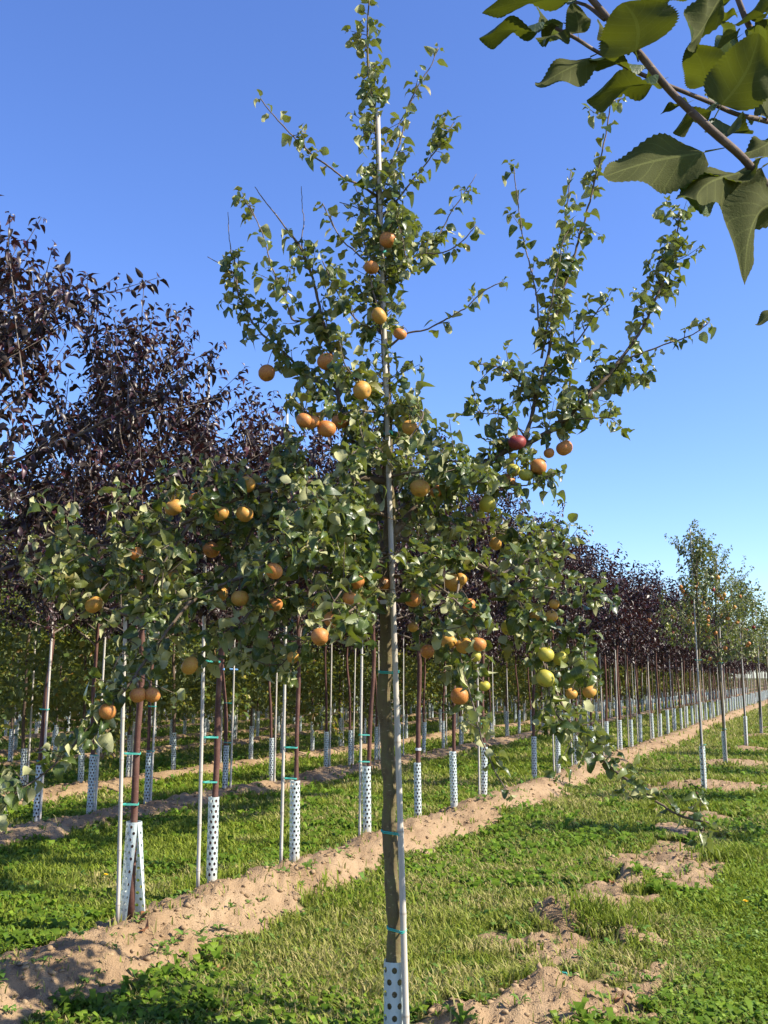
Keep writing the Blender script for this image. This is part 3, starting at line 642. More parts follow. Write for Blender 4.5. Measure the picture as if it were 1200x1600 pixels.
MARKS = [(-9999, 'left of the picture edge'), (0, 'between left edge and split guard'), (203, 'between split guard and second front guard'), (352, 'between second and third front guards'), (476, 'between third and bright fourth front guards'),
         (560, 'between bright fourth guard and big trunk'), (622, 'just right of the big apple stake'), (718, 'behind sixth and seventh front guards'), (790, 'right of seventh front guard'), (900, 'right of the big apple crown'), (1010, 'left of the right-hand cane'), (1107, 'right of the right-hand cane'), (1200, 'outside the right picture edge')]
def gap(n, s):
    q = RS(n, s); return [w for a, w in MARKS if proj(np.array([q[0], q[1], .5]))[0] > a][-1]
ORD = ['first', 'second', 'third', 'fourth', 'fifth', 'sixth', 'seventh', 'eighth', 'ninth', 'tenth', 'eleventh', 'twelfth', 'thirteenth', 'fourteenth', 'fifteenth', 'sixteenth']
GR1 = 'purple-leaved trees in the front row'; GG1 = 'perforated guards along the front row'; GS1 = 'bamboo stakes along the front row'
s1 = [4.95, 5.78, 6.9, 8.2, 9.39, 10.43, 11.44, 13.63, 14.93, 16.1, 17.3, 18.5, 19.8, 20.97, 22.0, 23.6]
plant('purple', 'hi', -3.8, 3.5, 'purple_tree', 'purple-leaved tree cut by the left edge, shoots against the sky', 'tree', GR1, 'white guard on the tree left of the picture edge', 'bamboo stake left of the picture edge', GG1, GS1, 1, leafparts=300, scale=1.03, wide=1.22)
for k, s in enumerate(s1):
    od = ORD[k]; nm = 'nearest the camera' if k == 0 else f'{od} from the left in the sandy front row'
    tl = ['purple-leaved tree with red trunk above the split white guard at the left', 'purple-leaved tree behind the cane beside the second white guard on the sandy ridge',
          'purple-leaved tree with dark red trunk in the third guard on the sandy ridge', 'purple-leaved tree just left of the big apple trunk, fourth on the sandy ridge',
          'purple-leaved tree directly behind the big apple stake, white label round its trunk'][k] if k < 5 else f'purple-leaved tree, {od} along the sandy front ridge counted from the left'
    gl = ['white perforated tree guard split open down its front, leaning on the sandy ridge', 'white perforated guard standing right of a pale cane, second on the ridge',
          'white perforated guard with a slanting cane at its left, third on the ridge', 'bright white perforated guard just left of the big apple trunk',
          'shaded blue-green perforated guard just right of the big apple stake'][k] if k < 5 else f'perforated guard round the {od} trunk along the sandy front ridge'
    sl_ = ['bamboo stake leaning against the split guard, tied twice to a red trunk', 'straight pale bamboo stake left of the second guard on the ridge',
           'thin slanting bamboo stake left of the third guard on the ridge', 'pale bamboo stake beside the bright guard just left of the apple trunk'][k] if k < 4 else f'bamboo stake beside the {od} trunk along the sandy front ridge'
    plant('purple', 'hi' if k < 9 else 'mid', -3.8, s, 'purple_tree', tl, 'tree', GR1, gl, sl_, GG1, GS1, k, leafparts=300 if k < 3 else 0,
          split=(k == 0), wide=1.15 if k == 0 else 1.0, extra=('white', .68) if k == 4 else None, ties=(.66, .95, 1.45) if k < 2 else ((.62, .85) if k < 7 else ()), stake=k not in (4, 5, 7), scale=(1.0, .93, .90)[k] if k < 3 else 1.0+.03*math.sin(k*2.3), stake_off=[(-.075, -.03), (-.07, -.05), (-.10, -.02)][k] if k < 3 else (-.065, -.03))
s = s1[-1]+1.15; k = 16
while s < 84:
    plant('purple', 'mid' if s < 45 else 'lo', -3.8, s, 'purple_tree', 'purple-leaved tree far along the sandy front row, '+gap(-3.8, s), 'tree', GR1+' far off',
          'small pale guard far along the sandy front row, '+gap(-3.8, s), 'thin stake far along the sandy front row, '+gap(-3.8, s), GG1+' far off', GS1+' far off', k, scale=1+.05*math.sin(k*1.7), stake=(k % 2 == 0))
    s += 1.1+.15*R.random(); k += 1
s2 = [7.85, 8.63, 9.59, 11.2, 12.38, 14.03, 14.88]
w2 = ['at the left edge under a drooping twig', 'just left of the split guard', 'between split and second front guards', 'right of second front guard, blue-tagged trunk',
      'left of the third front trunk', 'two left of the big apple trunk', 'hard left of the big apple trunk']
for k, s in enumerate(s2):
    plant('purple', 'hi' if k < 4 else 'mid', -7.2, s, 'purple_tree', 'purple-leaved tree in the second row, '+w2[k], 'tree', 'purple-leaved trees in the second row', 'dotted white guard in the second row, '+w2[k],
          'bamboo stake in the second row, '+w2[k], 'guards in the second row', 'stakes in the second row', k+1, stake_off=(.06, -.03), ties=(.6, 1.1) if k < 4 else (), extra=('blue', 1.5) if k == 3 else None)
s = 15.9; k = 7
while s < 44:
    plant('purple', 'mid', -7.2, s, 'purple_tree', 'second-row purple tree '+gap(-7.2, s), 'tree', 'purple-leaved trees in the second row, farther', 'second-row dotted guard '+gap(-7.2, s),
          'second-row bamboo stake '+gap(-7.2, s), 'guards in the second row, farther', 'stakes in the second row, farther', k, stake_off=(.06, -.03), stake=(k % 3 != 0)); s += 1.0+.2*R.random(); k += 1
for rw, dmax in ((3, 36), (4, 35), (5, 35), (6, 36), (7, 36)):
    n = ROWS[rw]; s = -n-.6; on = {3: 'third', 4: 'fourth', 5: 'fifth', 6: 'sixth', 7: 'seventh'}[rw]
    while -n*UX+s*UY < dmax:
        lod = 'mid' if rw < 5 else 'lo'
        plant('green', lod, n, s, 'orchard_tree', f'yellowing green tree in the {on} row, '+gap(n, s), 'tree', f'green trees in the {on} row',
              f'dotted guard in the {on} row, '+gap(n, s), f'thin stake in the {on} row, '+gap(n, s), f'guards in the {on} row', f'stakes in the {on} row', k, stake_off=(.06, -.03), stake=(k % 2 == 0), scale=1+.06*math.sin(k*1.9))
        s += 1.0+.25*R.random(); k += 1
# everything farther off, too small to tell apart
B = Buf(); cyl = tube(np.array([(0, 0, 0), (0, 0, .55)]), .042, 6, False)
for rw in range(2, 22):
    n = ROWS.get(rw, -31.3-2.75*(rw-11)); s = -n-2; lim = {2: 44, 3: 36, 4: 35, 5: 35, 6: 36, 7: 36}.get(rw, 0)
    while -n*UX+s*UY < 100:
        yy = -n*UX+s*UY
        if (s if rw == 2 else yy) > lim and yy < (95 if rw < 8 else 70):
            q = RS(n, s); kd = 'purple' if rw == 2 else 'green'; t = TM[kd, 'lo'][int(R.integers(0, len(TM[kd, 'lo'])))]['data']
            p = np.array([q[0], q[1], 0.02]); a = R.random()*6.28; c_, s_ = math.cos(a), math.sin(a); Rm = np.array([[c_, -s_, 0], [s_, c_, 0], [0, 0, 1]])
            V, T = tube(np.array([(0, 0, 0), (.02, 0, 1.5), (0, 0, 3)]), [.028, .022, .01], 4, False); B.add(V+p, T, 0, tint=0., lu=0., lv=1.)
            B.add(cyl[0]+p, cyl[1], 1, tint=0., lu=0., lv=1.)
            kk = R.random(len(t['pos'])) < .42
            add_leaves(B, LO, t['pos'][kk]@Rm.T+p, t['X'][kk]@Rm.T, t['Z'][kk]@Rm.T, t['Ln'][kk]*1.55, t['Wd'][kk]*1.55, t['tint'][kk], 2 if rw > 2 else 3)
        s += 1.05
link('distant_trees', B.mesh('distant_trees', [M_BROWNBARK, M_GUARD, M_GREENBACK, M_PURPLE]), kind='stuff')
# thinned row: further apple trees on the right
r0 = [('apple tree with orange fruit around the tall cane at the right', 13.98, 'hi', 34), ('apple tree with pale trunk standing behind the cane tree at the right', 17.98, 'hi', 20),
      ('apple tree with dark trunk near the right edge, third of that row', 22.5, 'hi', 10), ('small apple tree at the right edge, fourth of that row', 27.4, 'mid', 5), ('far apple tree at the right edge behind the others', 31.5, 'mid', 0), ('farthest apple tree of the thinned row at the right edge', 35.5, 'mid', 0)]
for k, (lb, s, lod, na) in enumerate(r0):
    plant('apple', lod, -1.62 if k == 0 else -1.72, s, 'apple_tree', lb, 'tree', 'apple trees of the thinned row', ['shaded dotted guard at the foot of the right-hand cane', 'pale guard on the second trunk at the right', 'dark guard on the third trunk at the right', 'pale guard on the fourth trunk at the right edge', 'distant pale guard at the right edge', 'farthest pale guard at the right edge'][k],
          ['tall pale cane rising through the nearest apple tree at the right', 'cane beside the second apple trunk at the right', 'cane beside the third apple trunk at the right', 'cane beside the fourth apple trunk at the right', 'cane of the far apple tree at the right edge', 'cane of the farthest apple tree at the right edge'][k],
          'guards in the thinned row', 'stakes in the thinned row', k, apples=na, stake_off=(.015, -.05), ties=(.6, 1.7) if k < 2 else ())
# apple trees of the row beside the camera, outside the frame on the right; their shade falls into the picture
for k, s in enumerate((10.6, 13.5, 17.2, 21.0)):
    plant('apple', 'hi', 0.95, s, 'apple_tree', 'apple tree outside the picture on the right, seen only by its shadow', 'tree', 'apple trees beside the camera', 'guard outside the picture on the right', 'stake outside the picture on the right', 'guards beside the camera', 'stakes beside the camera', k+1)

# ------------------------------------------------------------------ the big apple tree
D0 = 4.36
MAIN = thing('apple_tree', 'big apple tree in the middle hung with orange apples, tied to a pale cane', 'tree', tuple(P(618, 1640, D0+.01)*[1, 1, 0]+[0, 0, gz(*P(618, 1640, D0)[:2])]))
OFF = np.array(MAIN.location)
M_MAIN_LEAVES = HI_LEAVES
TR = [(618, 1660), (617, 1560), (616, 1500), (616, 1440), (611, 1380), (612, 1330), (608, 1280), (609, 1240), (605, 1190), (606, 1150), (600, 1090), (602, 1040), (604, 980), (606, 900), (608, 820), (607, 740), (605, 640), (603, 560), (599, 480), (596, 400), (592, 330), (590, 280), (588, 220), (583, 160), (575, 100), (573, 40), (577, -2)]
tp = smooth_path([P(a, b, D0) for a, b in TR], .03); px, py, _ = proj(tp)
rad = np.interp(py, [0, 100, 300, 500, 700, 820, 1000, 1300, 1500, 1640], np.array([1.1, 2, 3.6, 5, 7.6, 9.5, 10, 10.6, 11, 12])*D0/F_PX)
rad = rad*(1+.05*np.sin(py/17.0)+.04*np.sin(py/7.3+1)+.10*np.exp(-((py-1150)/14)**2)+.10*np.exp(-((py-1322)/10)**2)+.08*np.exp(-((py-1240)/9)**2)+.12*np.exp(-((py-835)/20)**2)+.1*np.exp(-((py-1420)/12)**2))
tp = tp+np.stack([.004*np.sin(py/31.), .004*np.cos(py/26.), 0*py], 1)
V, T = tube(tp-OFF, rad, 16); me = make_mesh('trunk', V, T, [M_BARK], True); link('trunk', me, MAIN)
# each branch: pixel path with depth offset, start/end radius in px, (bare from fraction), leaf start, leaves per m, side shoots per m, side length
BRN = [
 ([(610, 832, 0), (640, 806, .04), (664, 776, .08), (700, 762, .12), (740, 735, .15), (790, 705, .18), (830, 688, .18), (880, 655, .18), (930, 605, .2), (970, 565, .22), (1005, 520, .25), (1040, 450, .27), (1060, 375, .28), (1066, 340, .28)], 7, 1.2, .14, 26, 28, .11),
 ([(740, 735, .15), (780, 758, .05), (830, 756, 0), (868, 736, -.05)], 1.8, .9, .1, 40, 26, .09),
 ([(790, 705, .18), (820, 722, .05), (850, 750, .0)], 1.6, .9, .1, 40, 26, .08), ([(640, 806, .04), (680, 770, -.08), (720, 765, -.15), (760, 745, -.2)], 2, .9, .1, 40, 26, .1),
 ([(968, 568, .22), (1000, 553, .2), (1030, 540, .18), (1075, 525, .15), (1108, 503, .13)], 1.8, .9, .1, 28, 9, .07),
 ([(820, 690, .18), (838, 620, .22), (858, 560, .25), (875, 480, .28), (890, 430, .3), (915, 350, .3), (932, 280, .3), (945, 220, .3), (953, 150, .3)], 3.6, 1.0, .1, 22, 18, .09),
 ([(846, 560, .25), (862, 470, .2), (876, 390, .17), (884, 330, .15), (891, 268, .15)], 1.8, .9, .05, 20, 10, .08),
 ([(846, 545, .25), (835, 455, .3), (822, 395, .33), (811, 341, .35), (801, 262, .35)], 1.7, .9, .05, 18, 5, .07),
 ([(838, 625, .22), (810, 600, .1), (780, 575, .05), (750, 570, 0)], 1.6, .9, .2, 40, 26, .08),
 ([(826, 690, .18), (790, 650, .1), (760, 645, .08), (736, 637, .08)], 1.5, .8, .2, 36, 20, .07),
 ([(870, 660, .18), (905, 655, .1), (935, 655, .05), (962, 655, 0)], 1.6, .8, .1, 40, 26, .07),
 ([(900, 635, .18), (935, 600, .3), (975, 590, .35), (1010, 590, .4)], 1.6, .8, .1, 40, 26, .07),
 ([(845, 600, .22), (880, 560, .1), (920, 500, .05), (945, 470, .02)], 1.8, .9, .1, 36, 22, .08),
 ([(606, 752, 0), (560, 748, -.05), (520, 751, -.1), (480, 755, -.14), (434, 762, -.18), (380, 776, -.2), (335, 798, -.22), (290, 818, -.24), (230, 838, -.26), (160, 850, -.28), (95, 835, -.3)], 5, 1.2, .3, 36, 26, .15),
 ([(606, 858, 0), (575, 842, .05), (545, 828, .08), (500, 817, .1), (440, 812, .12), (400, 816, .14), (350, 838, .15), (290, 862, .16), (200, 882, .18), (120, 900, .2), (60, 930, .2)], 6, 1.2, .3, 36, 26, .16),
 ([(604, 805, 0), (587, 766, .03), (573, 725, .06), (545, 680, .05), (529, 630, .04), (520, 570, .02), (508, 515, 0), (496, 473, 0), (481, 419, -.02), (465, 378, -.03)], 5.5, 1.9, .2, 26, 22, .10),
 ([(465, 380, -.03), (440, 345, -.04), (420, 318, -.05), (400, 290, -.06)], 1.7, .7, 1, 0, 0, .0),
 ([(472, 395, -.03), (473, 340, 0), (469, 290, 0)], 1.2, .6, 1, 0, 0, .0),
 ([(500, 490, 0), (458, 500, -.08), (440, 460, -.12), (423, 415, -.15), (408, 365, -.15), (387, 322, -.15)], 1.8, .8, .15, 24, 12, .08),
 ([(526, 615, .04), (480, 590, .1), (440, 552, .12), (400, 520, .12), (375, 470, .12), (367, 430, .12), (362, 400, .12)], 2.6, 1.1, .1, 36, 26, .09),
 ([(362, 402, .12), (359, 365, .12), (357, 333, .12)], .9, .6, 1, 0, 0, .0), ([(366, 428, .12), (345, 412, .1), (325, 400, .1)], .9, .6, 1, 0, 0, .0),
 ([(590, 308, 0), (560, 290, -.05), (520, 270, -.1), (480, 240, -.13), (450, 212, -.15), (428, 187, -.16), (406, 156, -.17)], 2.1, .8, .02, 22, 7, .06),
 ([(598, 430, 0), (565, 400, -.08), (540, 375, -.1), (522, 345, -.12), (506, 310, -.13)], 1.7, .8, .25, 24, 6, .06),
 ([(588, 328, 0), (558, 325, -.05), (530, 317, -.07)], 1.0, .7, 1, 0, 0, .0),
 ([(600, 550, 0), (588, 490, -.1), (576, 430, -.12), (567, 385, -.12), (560, 350, -.12)], 1.6, .8, .3, 24, 12, .06),
 ([(592, 305, 0), (608, 265, .05), (622, 232, .08), (638, 172, .1), (658, 130, .1), (674, 104, .1), (682, 78, .1)], 2, .8, .1, 20, 5, .05),
 ([(590, 235, 0), (610, 215, .05), (632, 180, .1), (650, 150, .12)], 1.3, .7, .3, 24, 0, .05),
 ([(594, 345, 0), (625, 310, -.03), (648, 280, -.05), (668, 255, -.06), (690, 220, -.08), (710, 190, -.08)], 2, .8, .1, 26, 16, .06),
 ([(596, 420, 0), (640, 408, .05), (670, 385, .08), (690, 360, .1), (706, 330, .1), (725, 303, .1)], 1.8, .9, .1, 30, 22, .07),
 ([(722, 308, .1), (743, 274, .1)], .8, .5, 1, 0, 0, .0),
 ([(598, 440, 0), (650, 402, -.05), (690, 398, -.08), (720, 382, -.1), (745, 357, -.12)], 1.4, .8, .3, 34, 8, .06),
 ([(602, 545, 0), (635, 520, -.03), (660, 514, -.05), (690, 500, -.08), (722, 484, -.1), (750, 457, -.12), (779, 440, -.13)], 1.8, .8, .35, 26, 4, .05),
 ([(606, 330, 0), (625, 350, -.12), (640, 400, -.18)], 1.5, .8, .1, 40, 36, .07), ([(596, 390, 0), (625, 370, .12), (650, 340, .2)], 1.5, .8, .1, 40, 36, .07),
 ([(600, 520, 0), (560, 500, -.15), (530, 460, -.22), (505, 410, -.25)], 1.8, .9, .1, 36, 26, .08),
 ([(604, 600, 0), (570, 600, -.18), (540, 570, -.3), (530, 530, -.33)], 2, .9, .1, 36, 26, .09),
 ([(606, 650, 0), (560, 640, -.2), (500, 650, -.3), (470, 640, -.35)], 2.2, 1, .1, 36, 28, .10),
 ([(606, 660, 0), (640, 640, -.15), (660, 650, -.25), (640, 690, -.32)], 2, 1, .1, 36, 26, .09),
 ([(606, 680, 0), (650, 690, .2), (690, 700, .3), (700, 720, .4)], 2, 1, .1, 36, 26, .1),
 ([(607, 720, 0), (590, 700, -.2), (560, 700, -.4), (540, 720, -.5)], 2.4, 1, .1, 30, 24, .1),
 ([(607, 745, 0), (650, 740, -.2), (700, 725, -.3), (720, 740, -.4)], 2.4, 1, .1, 34, 26, .1),
 ([(608, 840, 0), (660, 848, .02), (700, 862, 0), (735, 874, -.03), (773, 893, -.05), (797, 923, -.06), (845, 965, -.08), (890, 1005, -.1), (920, 1060, -.1)], 4.5, 1, .15, 34, 28, .15),
 ([(780, 900, -.05), (830, 872, 0), (870, 855, .05), (893, 850, .08)], 2, .9, .1, 34, 20, .1),
 ([(797, 923, -.06), (850, 920, -.12), (890, 930, -.15), (935, 940, -.16)], 2, .9, .1, 34, 24, .11),
 ([(760, 888, 0), (810, 950, .2), (850, 1040, .25), (880, 1110, .2), (905, 1150, .1), (945, 1190, 0), (1000, 1232, -.1), (1050, 1266, -.16), (1100, 1282, -.2)], 3, 1.7, .2, 22, 12, .11),
 ([(720, 880, 0), (712, 960, -.2), (722, 1050, -.28), (740, 1110, -.3), (756, 1165, -.32), (775, 1210, -.33), (795, 1242, -.34)], 2, .8, .2, 17, 6, .09),
 ([(608, 900, 0), (650, 900, -.25), (700, 930, -.4), (740, 980, -.45), (760, 1030, -.46)], 3, 1, .2, 34, 26, .14),
 ([(608, 930, 0), (660, 960, .15), (700, 1010, .2), (720, 1060, .2), (700, 1100, .2)], 3, 1, .2, 34, 24, .14),
 ([(640, 850, .02), (700, 830, .25), (760, 830, .35), (820, 850, .4), (870, 890, .4)], 3, 1, .15, 34, 26, .14),
 ([(790, 915, -.06), (830, 1000, -.2), (850, 1050, -.25), (860, 1110, -.25), (900, 1150, -.25)], 2, .9, .1, 34, 24, .13),
 ([(606, 905, 0), (560, 895, -.1), (520, 890, -.15), (450, 885, -.2), (380, 900, -.28), (300, 940, -.38), (240, 1010, -.5), (190, 1075, -.6), (130, 1135, -.68), (90, 1178, -.72), (40, 1218, -.75), (-5, 1240, -.78)], 4, 1, .2, 26, 15, .13),
 ([(606, 950, 0), (570, 955, -.15), (530, 965, -.25), (480, 1000, -.32), (440, 1040, -.35)], 3, .9, .2, 32, 20, .13),
 ([(606, 930, 0), (550, 925, .15), (500, 930, .25), (430, 955, .3), (390, 1000, .3), (430, 1035, .3)], 3, .9, .2, 32, 22, .13),
 ([(450, 885, -.2), (400, 950, -.3), (340, 1000, -.35), (300, 1040, -.35)], 2, .9, .1, 34, 24, .14),
 ([(350, 838, .15), (300, 800, .1), (270, 760, .05), (250, 720, .05)], 2, .8, .1, 34, 16, .10),
 ([(380, 776, -.2), (345, 745, -.25), (330, 720, -.27)], 1.6, .8, .1, 36, 20, .09),
 ([(300, 815, -.24), (260, 870, -.3), (230, 930, -.3), (180, 950, -.3)], 2, .9, .1, 34, 24, .15),
 ([(400, 816, .14), (370, 870, 0), (330, 910, -.1), (290, 920, -.15)], 2, .9, .1, 34, 26, .15),
 ([(200, 882, .18), (150, 930, .1), (120, 960, .05), (80, 900, 0)], 2, .9, .1, 34, 24, .13),
 ([(290, 860, .16), (240, 900, .3), (200, 930, .35), (150, 900, .4)], 2, .9, .1, 34, 24, .14),
 ([(560, 748, -.05), (540, 800, -.3), (510, 850, -.42), (480, 870, -.45)], 2.4, 1, .1, 32, 26, .13),
 ([(480, 755, -.14), (450, 720, -.1), (440, 700, -.1)], 1.4, .8, .1, 36, 20, .07),
 ([(606, 880, 0), (570, 880, -.3), (540, 920, -.5), (520, 950, -.55)], 2.6, 1, .2, 32, 26, .13),
 ([(606, 870, 0), (590, 850, .3), (560, 850, .55), (540, 880, .6)], 2.6, 1, .2, 32, 26, .14),
 ([(607, 800, 0), (640, 780, .3), (660, 790, .6), (690, 820, .7)], 2.6, 1, .2, 32, 24, .14),
 ([(606, 780, 0), (570, 790, .35), (520, 800, .6), (470, 830, .7)], 2.6, 1, .2, 32, 24, .14),
 ([(606, 865, 0), (560, 862, -.3), (500, 852, -.55), (440, 862, -.75), (400, 880, -.85)], 3, 1, .15, 34, 28, .15),
 ([(606, 805, 0), (560, 800, -.3), (510, 792, -.6), (470, 800, -.8)], 3, 1, .15, 34, 28, .14),
 ([(606, 905, 0), (580, 930, -.35), (545, 955, -.6), (500, 965, -.75)], 3, 1, .15, 34, 28, .14),
 ([(300, 940, -.38), (250, 960, -.35), (200, 1010, -.4), (180, 1050, -.4)], 1.8, .8, .1, 34, 22, .12),
]
RB = np.random.default_rng(21); LPm = []; samples = []
for bi, (pp, r0_, r1_, f0, dn, sd, sl_) in enumerate(BRN):
    pts = smooth_path([P(a, b, D0+c) for a, b, c in pp], .02)
    nz_ = np.cumsum(RB.normal(0, .0022, pts.shape), 0); nz_ -= nz_*np.linspace(1, 0, len(pts))[:, None]**4*0; nz_[0] = 0; pts = pts+nz_*.7
    t = np.linspace(0, 1, len(pts)); rr = (r0_+(r1_-r0_)*t**.8)*D0/F_PX*(1+.07*np.sin(np.arange(len(pts))*.9)+.05*np.sin(np.arange(len(pts))*2.3+bi))*(1+.45*np.exp(-np.arange(len(pts))/2.2))
    B = Buf(); V, T = tube(pts-OFF, rr, 8 if r0_ > 2.2 else 6); B.add(V, T); samples.append((pts, bi))
    if dn:
        LPm.append(shoot_leaves(pts, f0, dn, .062, RB, .35))
    ln = np.linalg.norm(np.diff(pts, axis=0), axis=1).sum(); D = unit(pts[-1]-pts[0])
    for q in range(int(sd*ln*(1.2 if pp[-1][1] < 520 else 1.25))):
        u = max(f0*.7, .08)+(1-max(f0*.7, .08))*RB.random()**(1.35 if pp[-1][1] < 520 else 1.0); i0 = int(u*(len(pts)-1)); b = pts[i0]; tg = unit(pts[min(i0+2, len(pts)-1)]-pts[max(i0-2, 0)])
        d2 = unit(tg*.55+unit(RB.normal(0, 1, 3))*.85+np.array([0, 0, .25])); l2 = sl_*(.45+.9*RB.random()); t4 = np.linspace(0, 1, 4)[:, None]
        p2 = b+d2*l2*t4+np.array([0, 0, RB.normal(.1, .25)*l2])*t4**2
        V, T = tube(p2-OFF, np.linspace(.0022, .0012, 4), 4, False); B.add(V, T)
        LPm.append(shoot_leaves(p2, .15, 42 if pp[0][1] > 600 else 34, .065 if pp[0][1] > 600 else .062, RB, .4, tuft=True))
    link('branch', B.mesh('branch', [M_LIMB if r0_ > 2.8 else M_TWIG], True), MAIN)
# leader shoots at the very top: leaves on the trunk tip
top = tp[py < 420]; LPm.append(shoot_leaves(top, .0, 22, .06, RB, .3)); LPm.append(shoot_leaves(tp[(py < 330)], .0, 22, .056, RB, .4))
LPm.append(shoot_leaves(tp[(py < 700) & (py > 400)], .0, 26, .055, RB, .4, tuft=False))
SPU = Buf()
for q in range(150):
    yy = 40+700*RB.random()**.9; i0 = int(np.argmin(np.abs(py-yy))); a = RB.random()*6.28; l2 = (.05+.12*RB.random())*(1 if yy > 200 else .6)
    d2 = unit([math.cos(a), math.sin(a)*1.1-.25, .35+.4*RB.random()]); p2 = tp[i0]+d2*l2*np.linspace(0, 1, 4)[:, None]
    V, T = tube(p2-OFF, np.linspace(.0022, .0012, 4), 4, False); SPU.add(V, T); LPm.append(shoot_leaves(p2, .25, 34, .064, RB, .4))
link('spurs', SPU.mesh('spurs', [M_TWIG], True), MAIN, kind='stuff')
pos, Xl, Zl, Ln = (np.concatenate([l[i] for l in LPm]) for i in range(4)); Wd = Ln*(.55+.2*RB.random(len(Ln)))
AP_LIST = [(606, 375, 14, 'o'), (580, 418, 12, 'o'), (592, 494, 14, 'y'), (625, 522, 11, 'o'), (510, 565, 15, 'o'), (566, 610, 16, 'y'), (417, 583, 14, 'o'), (532, 657, 15, 'o'), (510, 670, 15, 'o'), (475, 657, 13, 'o'), (640, 668, 13, 'y'),
 (272, 793, 15, 'y'), (386, 757, 14, 'y'), (306, 779, 11, 'o'), (382, 803, 14, 'y'), (346, 803, 13, 'y'), (330, 859, 14, 'o'), (343, 928, 14, 'y'), (428, 892, 15, 'o'), (375, 935, 14, 'y'), (557, 908, 14, 'o'), (546, 935, 12, 'o'), (520, 968, 15, 'o'), (497, 943, 12, 'o'),
 (656, 763, 16, 'y'), (682, 768, 11, 'o'), (500, 995, 15, 'o'), (458, 1027, 10, 'y'), (297, 1040, 15, 'y'), (212, 865, 11, 'o'), (147, 945, 15, 'y'), (168, 1112, 14, 'o'), (216, 1086, 14, 'o'), (238, 1086, 13, 'o'),
 (808, 691, 14, 'r'), (841, 730, 14, 'o'), (882, 700, 14, 'o'), (791, 752, 14, 'o'), (762, 788, 14, 'g'), (802, 735, 12, 'g'), (822, 742, 12, 'g'), (774, 850, 11, 'y'), (708, 910, 16, 'y'), (732, 947, 13, 'o'), (645, 937, 14, 'o'), (668, 1018, 12, 'o'), (725, 1009, 14, 'y'), (748, 1007, 13, 'o'),
 (744, 1026, 9, 'g'), (702, 1003, 12, 'y'), (718, 1088, 15, 'o'), (757, 1072, 9, 'g'), (795, 981, 13, 'g'), (862, 963, 10, 'y'), (866, 944, 9, 'y'), (836, 962, 9, 'y'), (853, 1023, 13, 'g'), (876, 1029, 13, 'g'), (852, 1060, 15, 'g'), (921, 1081, 11, 'y'), (893, 1084, 10, 'y'), (858, 708, 9, 'o'), (538, 845, 13, 'o'), (430, 945, 12, 'o'), (270, 899, 10, 'y'), (600, 912, 12, 'o'), (488, 660, 12, 'o'), (690, 1000, 10, 'y'), (720, 905, 10, 'y'), (645, 980, 9, 'y')]
allp = np.concatenate([a for a, b in samples]); apx, apy, _ = proj(allp)
lc = pos+Xl*(Ln*.5)[:, None]; lpx, lpy, lz = proj(lc); keep = np.ones(len(pos), bool); TW = Buf()
for (ax_, ay_, ar, ty) in AP_LIST:
    dd = np.hypot(apx-ax_, apy-(ay_-ar*1.6)); i0 = int(np.argmin(dd+8*np.abs(allp[:, 1]-(D0-.25)))); dep = allp[i0, 1]-.035
    if dd[i0] > 45: dep = min(dep, D0-.2)
    c = P(ax_, ay_, dep); zc = proj(c)[2]; dia = 2*ar*zc/F_PX*.97
    add_apple(MAIN, c-OFF, dia, ty, {'r': 'dark red apple', 'g': 'green apple'}.get(ty))
    e = c+np.array([0, 0, dia*.36]); b = allp[i0]; t = np.linspace(0, 1, 5)[:, None]; TW.add(*[q for q in tube(e*(1-t)+b*t+np.array([0, 0, .02])*np.sin(t*3.14)-OFF, .0016, 4, False)])
    dl = np.hypot(lpx-ax_, lpy-ay_); blk = (dl < ar*1.05) & (lz < zc+.03); keep &= ~(blk & (RB.random(len(keep)) < .5))
    keep &= ~(np.linalg.norm(lc-c, axis=1) < dia*.55)
tx0 = np.interp(lpy, [300, 500, 720, 1000, 1300], [592, 600, 608, 604, 611])-10; tx1 = np.interp(lpy, [300, 500, 720, 1000, 1300], [600, 606, 618, 626, 634])
keep &= ~((lpx > tx0-8) & (lpx < tx1+8) & (lz < 4.62) & (RB.random(len(keep)) < np.interp(lpy, [200, 320, 650, 730, 1150], [.1, .45, .45, .85, .95])))
link('fruit_spurs', TW.mesh('fruit_spurs', [M_TWIG], True), MAIN, kind='stuff')
pos, Xl, Zl, Ln, Wd, lpx, lpy, lz = (q[keep] for q in (pos, Xl, Zl, Ln, Wd, lpx, lpy, lz))
Zn = orient(Xl, Zl)[2]; view = unit(pos-EYE); area = np.abs((Zn*view).sum(1))*Ln*Wd/lz**2*((lpx > 5) & (lpx < 1195) & (lpy > 5) & (lpy < 1595))
idx = np.argsort(-area); A_, B_ = idx[:300], idx[300:]
leaf_parts(MAIN, HI_LEAVES, (pos-OFF)[A_], Xl[A_], Zl[A_], Ln[A_], Wd[A_])
B = Buf(); add_leaves(B, HI, (pos-OFF)[B_], Xl[B_], Zl[B_], Ln[B_], Wd[B_], RB.random(len(B_))); link('foliage', B.mesh('foliage', [M_LEAF], True), MAIN, kind='stuff')
print('main leaves', len(pos))
# label round the trunk
tg_ = np.argmin(np.abs(proj(tp)[1]-938)); V, T = tube(np.array([tp[tg_]-OFF+[0, 0, -.009], tp[tg_]-OFF+[0, 0, .009]]), rad[tg_]*1.12, 16, False); link('label_band', make_mesh('label_band', V, T, [M_WHITE], True), MAIN)
